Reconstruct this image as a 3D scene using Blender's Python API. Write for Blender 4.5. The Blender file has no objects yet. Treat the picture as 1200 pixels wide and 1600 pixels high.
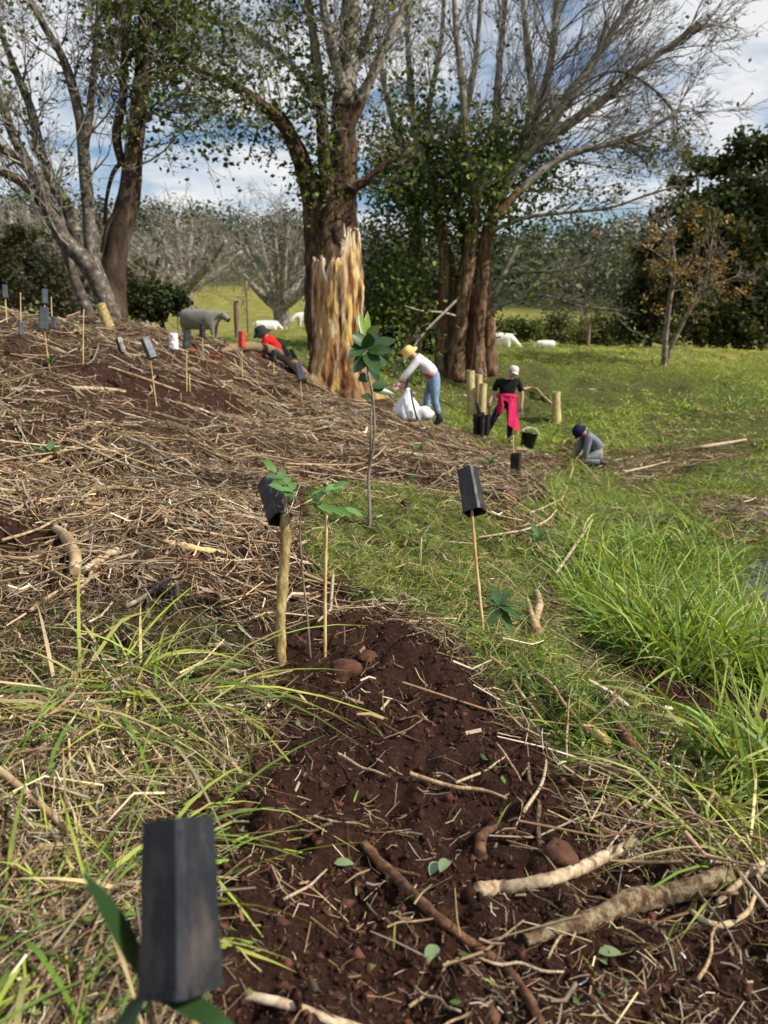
import bpy, math, random
import numpy as np

rng = np.random.default_rng(11)
random.seed(11)
R = math.radians
scene = bpy.context.scene
col = scene.collection

# ------------------------------------------------------------------ camera
FPX = 1202.0            # focal length in photo pixels (1200 x 1600 photo)
PITCH = R(14.5)
CAM = np.array([0.0, 0.0, 1.0])
cam_d = bpy.data.cameras.new('camera')
cam = bpy.data.objects.new('camera', cam_d)
col.objects.link(cam)
cam.location = CAM
cam.rotation_euler = (math.pi / 2 - PITCH, 0, 0)
cam_d.sensor_fit = 'VERTICAL'
cam_d.sensor_height = 36.0
cam_d.lens = FPX / 1600 * 36.0
cam_d.clip_start = 0.02
cam_d.clip_end = 3000
cam_d.dof.use_dof = True
cam_d.dof.focus_distance = 2.3
cam_d.dof.aperture_fstop = 4.6
scene.camera = cam

# ------------------------------------------------------------------ world, sun, exposure
SUN_TO = np.array([0.74, -0.22, 0.66]); SUN_TO /= np.linalg.norm(SUN_TO)
world = bpy.data.worlds.new('World'); scene.world = world
world.use_nodes = True
wn = world.node_tree; wn.nodes.clear()
def WN(t, **k):
    n = wn.nodes.new(t)
    for a, b in k.items(): setattr(n, a, b)
    return n
w_out = WN('ShaderNodeOutputWorld')
sky = WN('ShaderNodeTexSky', sky_type='NISHITA', sun_disc=False)
sky.sun_elevation = math.asin(SUN_TO[2])
sky.sun_rotation = math.atan2(SUN_TO[0], SUN_TO[1])
sky.air_density = 1.0; sky.dust_density = 0.4; sky.ozone_density = 1.6
bg_sky = WN('ShaderNodeBackground'); bg_sky.inputs[1].default_value = 0.088
hs = WN('ShaderNodeHueSaturation'); hs.inputs['Saturation'].default_value = 1.2
wn.links.new(sky.outputs[0], hs.inputs['Color']); wn.links.new(hs.outputs[0], bg_sky.inputs[0])
bg_cloud = WN('ShaderNodeBackground'); bg_cloud.inputs[1].default_value = 0.74
tc = WN('ShaderNodeTexCoord')
sep = WN('ShaderNodeSeparateXYZ'); wn.links.new(tc.outputs['Generated'], sep.inputs[0])
zz = WN('ShaderNodeMath', operation='ADD'); zz.inputs[1].default_value = 0.16
wn.links.new(sep.outputs[2], zz.inputs[0])
zm = WN('ShaderNodeMath', operation='MAXIMUM'); zm.inputs[1].default_value = 0.05
wn.links.new(zz.outputs[0], zm.inputs[0])
dx = WN('ShaderNodeMath', operation='DIVIDE'); dy = WN('ShaderNodeMath', operation='DIVIDE')
wn.links.new(sep.outputs[0], dx.inputs[0]); wn.links.new(zm.outputs[0], dx.inputs[1])
wn.links.new(sep.outputs[1], dy.inputs[0]); wn.links.new(zm.outputs[0], dy.inputs[1])
cmb = WN('ShaderNodeCombineXYZ')
wn.links.new(dx.outputs[0], cmb.inputs[0]); wn.links.new(dy.outputs[0], cmb.inputs[1])
cn = WN('ShaderNodeTexNoise'); cn.inputs['Scale'].default_value = 1.7
cn.inputs['Detail'].default_value = 7; cn.inputs['Roughness'].default_value = 0.56
cn.inputs['Distortion'].default_value = 0.25
wn.links.new(cmb.outputs[0], cn.inputs['Vector'])
cr = WN('ShaderNodeValToRGB')
cr.color_ramp.elements[0].position = 0.37; cr.color_ramp.elements[0].color = (0, 0, 0, 1)
cr.color_ramp.elements[1].position = 0.56; cr.color_ramp.elements[1].color = (1, 1, 1, 1)
wn.links.new(cn.outputs[0], cr.inputs[0])
cn2 = WN('ShaderNodeTexNoise'); cn2.inputs['Scale'].default_value = 4.0; cn2.inputs['Detail'].default_value = 6
wn.links.new(cmb.outputs[0], cn2.inputs['Vector'])
cr2 = WN('ShaderNodeValToRGB')
cr2.color_ramp.elements[0].position = 0.35; cr2.color_ramp.elements[0].color = (0.82, 0.87, 0.94, 1)
cr2.color_ramp.elements[1].position = 0.62; cr2.color_ramp.elements[1].color = (1, 1, 1, 1)
wn.links.new(cn2.outputs[0], cr2.inputs[0]); wn.links.new(cr2.outputs[0], bg_cloud.inputs[0])
mixw = WN('ShaderNodeMixShader')
wn.links.new(cr.outputs[0], mixw.inputs[0]); wn.links.new(bg_sky.outputs[0], mixw.inputs[1])
wn.links.new(bg_cloud.outputs[0], mixw.inputs[2]); wn.links.new(mixw.outputs[0], w_out.inputs[0])

sun_d = bpy.data.lights.new('sun', 'SUN'); sun_d.energy = 5.0; sun_d.angle = R(0.6)
sun_d.color = (1.0, 0.94, 0.84)
sun = bpy.data.objects.new('sun', sun_d); col.objects.link(sun)
from mathutils import Vector, Matrix
sun.rotation_euler = Vector(SUN_TO).to_track_quat('Z', 'Y').to_euler()
sun.location = (20, -5, 20)
vs = scene.view_settings
vs.view_transform = 'Standard'; vs.look = 'None'; vs.exposure = 0.3; vs.gamma = 1.0
vs.use_curve_mapping = False
scene.cycles.use_denoising = True
scene.cycles.max_bounces = 5
scene.cycles.diffuse_bounces = 2
scene.cycles.glossy_bounces = 2
scene.cycles.transmission_bounces = 3
scene.cycles.transparent_max_bounces = 4

# ------------------------------------------------------------------ numeric helpers
FWD = np.array([0, math.cos(PITCH), -math.sin(PITCH)])
UPV = np.array([0, math.sin(PITCH), math.cos(PITCH)])
def ray(px, py):
    return FWD + np.array([1, 0, 0]) * (px - 600) / FPX + UPV * (800 - py) / FPX
def at(px, py, d):
    """world point seen at a photo position, d metres ahead"""
    v = ray(px, py); return CAM + v * (d / v[1])
def proj(P):
    q = np.asarray(P, float) - CAM
    dep = np.maximum(q @ FWD, 0.02)
    return 600 + FPX * q[..., 0] / dep, 800 - FPX * (q @ UPV) / dep, dep
TAB = rng.random((256, 256))
def vnoise(x, y, s=0):
    x = x + s * 37.7; y = y + s * 91.3
    ix = np.floor(x).astype(int); iy = np.floor(y).astype(int)
    fx = x - ix; fy = y - iy
    fx = fx * fx * (3 - 2 * fx); fy = fy * fy * (3 - 2 * fy)
    a = TAB[ix & 255, iy & 255]; b = TAB[(ix + 1) & 255, iy & 255]
    c = TAB[ix & 255, (iy + 1) & 255]; d = TAB[(ix + 1) & 255, (iy + 1) & 255]
    return (a * (1 - fx) + b * fx) * (1 - fy) + (c * (1 - fx) + d * fx) * fy - 0.5
def fbm(x, y, s=0, o=4):
    t = 0
    for k in range(o): t = t + vnoise(x * 2 ** k, y * 2 ** k, s + k) * 0.5 ** k
    return t
def unit(v): return v / np.maximum(np.linalg.norm(v, axis=-1, keepdims=True), 1e-9)

# ------------------------------------------------------------------ terrain heights
CP = []
def gp(px, py, d): CP.append(at(px, py, d))
def wp(x, y, z): CP.append(np.array([x, y, z]))
for a in [(600, 1590, .84), (150, 1590, .78), (1100, 1590, .86), (600, 1300, 1.22), (180, 1300, 1.14), (1000, 1300, 1.26),
          (440, 1040, 1.86), (620, 1000, 2.02), (755, 985, 2.2), (950, 1120, 1.84), (200, 1000, 1.82), (30, 1000, 1.75),
          (580, 820, 3.5), (430, 850, 3.0), (300, 850, 2.75), (50, 850, 2.6), (200, 700, 4.4), (50, 700, 3.9), (420, 720, 4.6),
          (240, 620, 6.0), (60, 600, 5.4), (400, 610, 8.2), (130, 512, 8.0), (20, 500, 7.5), (300, 532, 9.3), (400, 562, 9.8),
          (520, 612, 11.5), (570, 640, 9.2), (640, 672, 8.2), (700, 706, 7.2), (780, 742, 6.2), (840, 775, 5.2),
          (675, 660, 13.5), (790, 690, 16.0), (760, 672, 15), (915, 722, 12.2), (735, 655, 16.8), (870, 658, 17.2),
          (720, 590, 20), (830, 600, 20.5), (650, 580, 18), (1040, 572, 24), (918, 541, 27), (1190, 546, 30), (800, 562, 36), (850, 559, 40),
          (1100, 640, 18), (1000, 640, 18), (1000, 730, 11), (1150, 705, 12.3), (1150, 800, 7.6), (1000, 800, 7.6), (950, 850, 5.6),
          (850, 905, 3.3), (820, 830, 4.2), (900, 965, 3.1), (660, 860, 3.2), (720, 780, 4.6),
          (318, 538, 35), (420, 528, 38), (480, 512, 34), (390, 455, 110), (500, 470, 110), (60, 470, 110), (1190, 550, 45), (1000, 544, 45), (1190, 544, 60), (1000, 540, 60), (820, 546, 52), (1150, 552, 36)]:
    gp(*a)
for a in [(1.55, 2.05, -.24), (1.0, 2.25, -.24), (1.25, 2.3, -.33), (1.9, 2.6, -.42), (2.1, 3.3, -.6), (2.3, 4.2, -.68), (3.2, 3.6, -.7), (3.6, 5.4, -.66), (1.25, 2.7, -.32), (1.15, 3.6, -.4),
          (1.35, 4.4, -.42), (1.5, 3.4, -.44), (1.95, 4.9, -.46), (2.7, 5.8, -.5), (2.6, 6.6, -.72), (4.5, 3.5, -.5), (6, 5, -.5), (1.0, 0.9, .06), (1.6, 1.0, -.05), (-1.2, .8, .16), (-3, 2.5, .4), (-4, 4.5, .7),
          (0, .2, .1), (-.8, .2, .13), (.8, .2, .08), (-2.4, 13, .45), (-6, 13, .5), (-1.6, 13.5, .15), (-9, 9, 1.2), (-12, 20, .6), (-4, 20, .1),
          (0, 20, -.2), (14, 17, -1.0), (10, 9, -.9), (24, 42, -1.0), (4, 26, -.2), (0, 30, 0.0), (25, 25, -.8),
          (-60, 60, 3), (60, 60, -1.4), (0, 70, .2), (45, 110, -.5), (-110, 110, 9), (110, 110, 0), (-40, 160, 8), (20, 160, 4), (90, 160, 7)]:
    wp(*a)
CP = np.array(CP)
def uv_of(x, y):
    r = np.hypot(x, y) + .35
    th = np.clip(np.arctan2(x, y), -1.25, 1.25)
    return np.stack([th * 1.7, np.log(r)], -1)
CUV = uv_of(CP[:, 0], CP[:, 1])
def kern(a, b): return np.sqrt(((a[:, None, :] - b[None]) ** 2).sum(-1) + .02)
_A = kern(CUV, CUV); n_ = len(CP)
_M = np.zeros((n_ + 3, n_ + 3)); _M[:n_, :n_] = _A - np.eye(n_) * .01
_M[:n_, n_] = 1; _M[:n_, n_ + 1:] = CUV; _M[n_, :n_] = 1; _M[n_ + 1:, :n_] = CUV.T
RB = np.linalg.solve(_M, np.concatenate([CP[:, 2], np.zeros(3)]))
def H0(x, y):
    x = np.asarray(x, float); y = np.asarray(y, float); sh = x.shape
    q = uv_of(x.ravel(), y.ravel()); out = np.empty(len(q))
    for i in range(0, len(q), 40000):
        k = q[i:i + 40000]
        out[i:i + 40000] = kern(k, CUV) @ RB[:n_] + RB[n_] + k @ RB[n_ + 1:]
    rr = np.hypot(x.ravel(), y.ravel())
    # far hills
    th = np.arctan2(x.ravel(), y.ravel())
    t = np.clip((rr - 130) / 170, 0, 1); t = t * t * (3 - 2 * t)
    hh = 19 + 11 * np.exp(-((th + .42) / .25) ** 2) + 7 * np.exp(-((th - .55) / .2) ** 2) + 9 * vnoise(th * 7, rr * 0, 5)
    out = np.where(rr > 130, out * (1 - t) + hh * t, out)
    return out.reshape(sh)
def H(x, y):
    x = np.asarray(x, float); y = np.asarray(y, float)
    r = np.hypot(x, y)
    z = H0(x, y)
    z = z + fbm(x / .5, y / .5, 1, 3) * .05 * np.clip(r, .6, 3.0)
    z = z + fbm(x / .055, y / .055, 4, 4) * .042 * np.clip(3.4 - r * .35, 0, 1)
    z = z + fbm(x / 3, y / 3, 7, 3) * .3 * np.clip((r - 7) / 12, 0, 1)
    return z
def hit(px, py, d0=.5, d1=160):
    v = ray(px, py); ds = np.geomspace(d0, d1, 700)
    P = CAM + v[None] * (ds / v[1])[:, None]
    g = P[:, 2] - H(P[:, 0], P[:, 1])
    k = np.argmax(g < 0)
    if g[k] >= 0: k = len(ds) - 1
    if k == 0: return P[0]
    a = g[k - 1] / (g[k - 1] - g[k]); p = P[k - 1] * (1 - a) + P[k] * a
    return p
def ground(x, y): return np.array([x, y, float(H(x, y))])

def inpoly(px, py, poly):
    ins = np.zeros(px.shape, bool); n = len(poly)
    for i in range(n):
        x1, y1 = poly[i]; x2, y2 = poly[(i + 1) % n]
        if y1 == y2: continue
        c = ((y1 > py) != (y2 > py)) & (px < (x2 - x1) * (py - y1) / (y2 - y1) + x1)
        ins ^= c
    return ins
SOIL = [[(385, 965), (560, 935), (650, 985), (720, 1060), (800, 1150), (900, 1240), (1000, 1330), (1200, 1400), (1700, 1600), (1900, 4000), (200, 4000), (300, 1600), (335, 1400), (300, 1230), (345, 1090)],
        [(70, 572), (200, 577), (330, 600), (390, 645), (300, 655), (180, 622)], [(-80, 655), (140, 650), (170, 680), (-80, 695)],
        [(-50, 785), (130, 785), (90, 835), (-50, 835)], [(930, 1010), (1010, 1065), (1080, 1090), (1200, 1085), (1280, 1190), (1090, 1185), (1000, 1130)], [(870, 690), (900, 690), (905, 725), (870, 728)]]
GREEN = [[(720, 1000), (860, 955), (945, 1090), (1010, 1200), (880, 1195), (780, 1105)], [(470, 770), (620, 735), (720, 790), (820, 850), (870, 960), (800, 1070), (720, 1000), (640, 930), (500, 900)],
         [(830, 765), (905, 728), (860, 712), (760, 700), (690, 655), (700, 640), (800, 640), (850, 600), (780, 535), (2600, 500), (2600, 1500), (1250, 1360), (1050, 1230), (960, 1100), (900, 990), (850, 880)]]
DRYG = [[(-900, 930), (150, 950), (335, 985), (330, 1200), (300, 1350), (335, 1600), (200, 4000), (-3000, 4000)]]
TAN = [[(880, 590), (1080, 590), (1090, 625), (940, 635)], [(1000, 640), (1210, 645), (1250, 690), (1080, 692), (1000, 680)],
       [(900, 725), (1050, 690), (1180, 680), (1170, 715), (1000, 755)], [(1080, 785), (1230, 770), (1240, 850), (1120, 850)], [(600, 600), (860, 560), (860, 640), (620, 650)]]
def zones(x, y):
    z = H0(x, y); px, py, dep = proj(np.stack([x, y, z], -1))
    w = fbm(x * 2.2, y * 2.2, 12, 3) * 70 * np.clip(2.2 / np.maximum(dep, .5), .18, 1.4) * 1.7
    w2 = fbm(x * 2.2, y * 2.2, 22, 3) * 70 * np.clip(2.2 / np.maximum(dep, .5), .18, 1.4)
    px = px + w; py = py + w2 * .8
    f = (y > .25)
    S = np.zeros(x.shape, bool); G = S.copy(); D = S.copy(); T = S.copy()
    for p in SOIL: S |= inpoly(px, py, p)
    for p in GREEN: G |= inpoly(px, py, p)
    for p in DRYG: D |= inpoly(px, py, p)
    for p in TAN: T |= inpoly(px, py, p)
    r = np.hypot(x, y)
    G |= (y > 13.5)
    G &= ~S; D &= ~S & ~G
    return S & f, G & f, D & f, T & f, px, py, r

# ------------------------------------------------------------------ mesh helpers
def mk_mesh(name, V, faces, C=None, smooth=True, attrs=None):
    me = bpy.data.meshes.new(name)
    if not isinstance(faces, (list, tuple)): faces = [faces]
    faces = [np.asarray(f, np.int32) for f in faces if len(f)]
    V = np.asarray(V, np.float32)
    me.vertices.add(len(V)); me.vertices.foreach_set('co', V.ravel())
    li = np.concatenate([f.ravel() for f in faces])
    tot = np.concatenate([np.full(len(f), f.shape[1], np.int32) for f in faces])
    st = np.concatenate([[0], np.cumsum(tot)[:-1]]).astype(np.int32)
    me.loops.add(len(li)); me.loops.foreach_set('vertex_index', li)
    me.polygons.add(len(tot)); me.polygons.foreach_set('loop_start', st)
    me.polygons.foreach_set('use_smooth', np.full(len(tot), smooth, bool))
    me.update(calc_edges=True)
    if C is not None:
        C = np.asarray(C, np.float32)
        if C.shape[1] == 3: C = np.concatenate([C, np.ones((len(C), 1), np.float32)], 1)
        a = me.color_attributes.new('Col', 'FLOAT_COLOR', 'POINT')
        a.data.foreach_set('color', C.ravel())
    for k, v in (attrs or {}).items():
        a = me.attributes.new(k, 'FLOAT', 'POINT'); a.data.foreach_set('value', np.asarray(v, np.float32))
    return me
def link(name, me, mat=None, parent=None, loc=None):
    o = bpy.data.objects.new(name, me); col.objects.link(o)
    if mat is not None and me is not None and not me.materials: me.materials.append(mat)
    if parent is not None: o.parent = parent
    if loc is not None: o.location = loc
    return o
def tag(o, label, cat, group=None, kind=None):
    o['label'] = label; o['category'] = cat
    if group: o['group'] = group
    if kind: o['kind'] = kind
    return o
def root(name, label, cat, loc=(0, 0, 0), rz=0, group=None):
    o = bpy.data.objects.new(name, None); col.objects.link(o)
    o.location = loc; o.rotation_euler = (0, 0, rz); o.empty_display_size = .1
    return tag(o, label, cat, group)
class MB:
    """collects pieces of one mesh"""
    def __init__(s): s.V = []; s.F = {}; s.C = []; s.n = 0
    def add(s, V, F, C=None):
        V = np.asarray(V, float).reshape(-1, 3)
        fs = F if isinstance(F, list) else [F]
        for f in fs:
            f = np.asarray(f)
            if len(f): s.F.setdefault(f.shape[1], []).append(f + s.n)
        s.V.append(V); s.n += len(V)
        if C is None: C = (1, 1, 1)
        C = np.asarray(C, float)
        s.C.append(np.broadcast_to(C, (len(V), 3)) if C.ndim == 1 else C)
    def mesh(s, name, smooth=True, colors=True):
        return mk_mesh(name, np.concatenate(s.V), [np.concatenate(f) for f in s.F.values()], np.concatenate(s.C) if colors else None, smooth)
def catmull(P, n):
    P = np.asarray(P, float); Q = np.vstack([2 * P[0] - P[1], P, 2 * P[-1] - P[-2]])
    out = []; m = len(P) - 1
    for t in np.linspace(0, m, n):
        i = min(int(t), m - 1); u = t - i
        a, b, c, d = Q[i], Q[i + 1], Q[i + 2], Q[i + 3]
        out.append(.5 * (2 * b + (c - a) * u + (2 * a - 5 * b + 4 * c - d) * u * u + (3 * b - a - 3 * c + d) * u ** 3))
    return np.array(out)
def tubes(P, Rr, M):
    """batch tubes: P (N,K,3), Rr (N,K) -> verts, quads"""
    N, K, _ = P.shape
    T = np.empty_like(P); T[:, 1:-1] = P[:, 2:] - P[:, :-2]; T[:, 0] = P[:, 1] - P[:, 0]; T[:, -1] = P[:, -1] - P[:, -2]
    T = unit(T)
    ref = np.cross(T[:, 0], np.array([.3, .2, 1.0])); bad = np.linalg.norm(ref, axis=1) < .1
    ref[bad] = np.cross(T[bad, 0], np.array([1.0, .1, .2])); ref = unit(ref)[:, None, :]
    A = unit(ref - (ref * T).sum(-1, keepdims=True) * T); B = np.cross(T, A)
    an = np.arange(M) * 2 * math.pi / M
    V = P[:, :, None] + Rr[:, :, None, None] * (A[:, :, None] * np.cos(an)[None, None, :, None] + B[:, :, None] * np.sin(an)[None, None, :, None])
    i = np.arange(N)[:, None, None]; k = np.arange(K - 1)[None, :, None]; j = np.arange(M)[None, None, :]
    b = (i * K + k) * M
    F = np.stack([b + j, b + (j + 1) % M, b + M + (j + 1) % M, b + M + j], -1).reshape(-1, 4)
    return V.reshape(-1, 3), F
def tube1(pts, rad, M=8, n=None, rough=0.0, cap=True, seed=0):
    pts = np.asarray(pts, float)
    rad = np.asarray(rad, float) * np.ones(len(pts))
    if n:
        rad = np.interp(np.linspace(0, 1, n), np.linspace(0, 1, len(rad)), rad); pts = catmull(pts, n)
    if cap:
        d0 = unit(pts[0] - pts[1]); d1 = unit(pts[-1] - pts[-2])
        pts = np.vstack([pts[0] + d0 * 1e-4, pts[:1], pts[:], pts[-1:] , pts[-1] + d1 * 1e-4])
        rad = np.concatenate([[1e-5], [rad[0] * .985], rad, [rad[-1] * .985], [1e-5]])
        pts[1] = pts[2] + d0 * 5e-5; pts[-2] = pts[-3] + d1 * 5e-5
    V, F = tubes(pts[None], rad[None], M)
    if rough:
        r2 = np.random.default_rng(abs(int(seed)))
        K = len(pts); V = V.reshape(K, M, 3); c = pts[:, None, :]
        f = 1 + rough * (r2.random((K, M, 1)) - .5) * 2
        f = (f + np.roll(f, 1, 0) + np.roll(f, 1, 1)) / 3
        V = (c + (V - c) * f).reshape(-1, 3)
    return V, F
def box(cx, cy, cz, sx, sy, sz):
    v = np.array([(x, y, z) for z in (-.5, .5) for y in (-.5, .5) for x in (-.5, .5)]) * (sx, sy, sz) + (cx, cy, cz)
    f = np.array([(0, 2, 3, 1), (4, 5, 7, 6), (0, 1, 5, 4), (2, 6, 7, 3), (0, 4, 6, 2), (1, 3, 7, 5)])
    return v, f
def lathe(prof, M=24, sq=(1, 1)):
    prof = np.asarray(prof, float); K = len(prof); an = np.arange(M) * 2 * math.pi / M
    V = np.stack([prof[:, None, 0] * np.cos(an) * sq[0], prof[:, None, 0] * np.sin(an) * sq[1], prof[:, None, 1] + 0 * an], -1).reshape(-1, 3)
    k = np.arange(K - 1)[:, None] * M; j = np.arange(M)[None]
    F = np.stack([k + j, k + (j + 1) % M, k + M + (j + 1) % M, k + M + j], -1).reshape(-1, 4)
    return V, F

# ------------------------------------------------------------------ materials
def mat_new(name):
    m = bpy.data.materials.new(name); m.use_nodes = True
    return m, m.node_tree, m.node_tree.nodes['Principled BSDF']
def lk(nt, a, b): nt.links.new(a, b)
def ramp(nt, fac, stops):
    r = nt.nodes.new('ShaderNodeValToRGB'); e = r.color_ramp.elements
    while len(e) < len(stops): e.new(.5)
    for k, (p, c) in enumerate(stops): e[k].position = p; e[k].color = (*c, 1)
    lk(nt, fac, r.inputs[0]); return r.outputs[0]
def noise(nt, scale, detail=5, rough=.6, vec=None, dist=0):
    n = nt.nodes.new('ShaderNodeTexNoise'); n.inputs['Scale'].default_value = scale
    n.inputs['Detail'].default_value = detail; n.inputs['Roughness'].default_value = rough; n.inputs['Distortion'].default_value = dist
    if vec is not None: lk(nt, vec, n.inputs['Vector'])
    return n.outputs[0]
def objvec(nt, scale=(1, 1, 1), kind='Object'):
    t = nt.nodes.new('ShaderNodeTexCoord'); m = nt.nodes.new('ShaderNodeMapping'); m.inputs['Scale'].default_value = scale
    lk(nt, t.outputs[kind], m.inputs[0]); return m.outputs[0]
def bump(nt, h, strength, dist, b):
    n = nt.nodes.new('ShaderNodeBump'); n.inputs['Strength'].default_value = strength; n.inputs['Distance'].default_value = dist
    lk(nt, h, n.inputs['Height']); lk(nt, n.outputs[0], b.inputs['Normal'])
def mixc(nt, fac, a, b, mode='MIX'):
    n = nt.nodes.new('ShaderNodeMix'); n.data_type = 'RGBA'; n.blend_type = mode
    if isinstance(fac, (int, float)): n.inputs[0].default_value = fac
    else: lk(nt, fac, n.inputs[0])
    for i, v in ((6, a), (7, b)):
        if isinstance(v, tuple): n.inputs[i].default_value = (*v, 1)
        else: lk(nt, v, n.inputs[i])
    return n.outputs[2]
def m_noise(name, stops, scale=8, rough=.8, vec_scale=(1, 1, 1), detail=6, b_str=.4, b_dist=.01, b_scale=None, spec=.3):
    m, nt, b = mat_new(name); v = objvec(nt, vec_scale)
    f = noise(nt, scale, detail, .68, v); lk(nt, ramp(nt, f, [(.5 + (p_ - .53) * .62, c_) for p_, c_ in stops]), b.inputs['Base Color'])
    b.inputs['Roughness'].default_value = rough; b.inputs['Specular IOR Level'].default_value = spec
    if b_str: bump(nt, noise(nt, b_scale or scale * 3, 6, .7, v), b_str, b_dist, b)
    return m
def m_col(name, rough=.8, trans=0.0, spec=.25, var=.25, vscale=30, b_str=0.0, b_dist=.002):
    """vertex-coloured material with grain; trans mixes in light shining through thin leaves"""
    m, nt, b = mat_new(name)
    a = nt.nodes.new('ShaderNodeAttribute'); a.attribute_name = 'Col'
    v = objvec(nt)
    f = noise(nt, vscale, 4, .6, v)
    c = mixc(nt, 1.0, a.outputs['Color'], ramp(nt, f, [(.25, (1 - var,) * 3), (.75, (1 + var,) * 3)]), 'MULTIPLY')
    lk(nt, c, b.inputs['Base Color']); b.inputs['Roughness'].default_value = rough; b.inputs['Specular IOR Level'].default_value = spec
    if b_str: bump(nt, noise(nt, vscale * 3, 5, .7, v), b_str, b_dist, b)
    if trans:
        t = nt.nodes.new('ShaderNodeBsdfTranslucent'); mx = nt.nodes.new('ShaderNodeMixShader'); mx.inputs[0].default_value = trans
        lk(nt, mixc(nt, 1.0, c, (1.25, 1.15, .45), 'MULTIPLY'), t.inputs['Color'])
        out = nt.nodes['Material Output']
        lk(nt, b.outputs[0], mx.inputs[1]); lk(nt, t.outputs[0], mx.inputs[2]); lk(nt, mx.outputs[0], out.inputs[0])
    return m
def m_plain(name, c, rough=.6, var=.15, scale=20, spec=.4, metal=0, b_str=.15, b_dist=.003):
    m, nt, b = mat_new(name); v = objvec(nt)
    f = noise(nt, scale, 5, .6, v)
    lk(nt, ramp(nt, f, [(.3, tuple(x * (1 - var) for x in c)), (.7, tuple(min(1, x * (1 + var)) for x in c))]), b.inputs['Base Color'])
    b.inputs['Roughness'].default_value = rough; b.inputs['Specular IOR Level'].default_value = spec; b.inputs['Metallic'].default_value = metal
    if b_str: bump(nt, noise(nt, scale * 4, 4, .6, v), b_str, b_dist, b)
    return m

M_LITTER = m_col('dry_litter', .85, 0, .2, .3, 60, .3, .002)
M_GRASS = m_col('grass_blade', .55, .3, .35, .2, 20)
M_LEAF = m_col('tree_leaf', .6, .25, .18, .2, 5)
M_GLOSSLEAF = m_col('glossy_leaf', .32, .18, .5, .15, 40)
M_CRUMB = m_col('soil_crumb', .95, 0, .1, .3, 120, .5, .002)
M_WOODCOL = m_col('split_wood', .8, 0, .25, .35, 40, .5, .004)
M_TWIG = m_noise('twig_bark', [(.3, (.07, .05, .035)), (.55, (.2, .15, .11)), (.75, (.36, .31, .25))], 6, .85, b_str=.3)
M_PALEBARK = m_noise('pale_lichen_bark', [(.32, (.04, .03, .022)), (.5, (.1, .08, .06)), (.66, (.17, .145, .115)), (.84, (.42, .4, .35))], 9, .85, b_str=.8, b_dist=.03)
M_DARKBARK = m_noise('dark_bark', [(.3, (.025, .016, .01)), (.6, (.085, .055, .035)), (.8, (.17, .12, .08))], 4, .9, (1.5, 1.5, .5), b_str=.9, b_dist=.03)
M_FIGBARK = m_noise('fig_bark', [(.28, (.035, .018, .01)), (.44, (.13, .068, .036)), (.58, (.25, .145, .08)), (.74, (.36, .26, .17))], 5, .9, (2.2, 2.2, .55), b_str=1.0, b_dist=.05)
M_FIGSHADED = m_noise('shaded_fig_bark', [(.28, (.016, .009, .006)), (.46, (.055, .03, .018)), (.62, (.12, .07, .04)), (.8, (.22, .16, .11))], 5, .9, (2.2, 2.2, .55), b_str=1.0, b_dist=.05)  # darker copy of the fig bark, shade on the trunk put into the colour
M_GREYBARK = m_noise('grey_bark', [(.3, (.09, .075, .055)), (.55, (.24, .21, .165)), (.75, (.42, .38, .32))], 5, .85, b_str=.5, b_dist=.02)

# ground: soil / mulch / grass by layout masks carried on the vertices
def ground_mat():
    m, nt, b = mat_new('ground_cover'); v = objvec(nt)
    def att(n):
        a = nt.nodes.new('ShaderNodeAttribute'); a.attribute_name = n; return a.outputs['Fac']
    n1 = noise(nt, 3.5, 8, .68, v); n2 = noise(nt, 60, 8, .72, v); n3 = noise(nt, 14, 6, .65, v)
    soil = ramp(nt, n2, [(.25, (.011, .006, .0045)), (.5, (.043, .0195, .0125)), (.7, (.08, .037, .0235)), (.85, (.125, .064, .043))])
    mul = ramp(nt, n2, [(.25, (.02, .012, .008)), (.45, (.05, .028, .016)), (.62, (.1, .06, .034)), (.8, (.22, .15, .085))])
    mul = mixc(nt, ramp(nt, n3, [(.35, (0, 0, 0)), (.65, (1, 1, 1))]), mul, soil)
    gr = ramp(nt, n3, [(.3, (.03, .024, .012)), (.48, (.07, .09, .02)), (.64, (.15, .18, .035))])
    far = ramp(nt, noise(nt, .7, 9, .72, v), [(.3, (.07, .1, .02)), (.5, (.19, .18, .04)), (.72, (.34, .27, .08))])
    c = mixc(nt, att('green'), mul, gr); c = mixc(nt, att('far'), c, far); c = mixc(nt, att('soil'), c, soil)
    c = mixc(nt, att('wood'), c, (.03, .04, .015))
    lk(nt, c, b.inputs['Base Color']); b.inputs['Roughness'].default_value = .95; b.inputs['Specular IOR Level'].default_value = .12
    bump(nt, n2, 1.0, .02, b); return m
M_GROUND = ground_mat()

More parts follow.
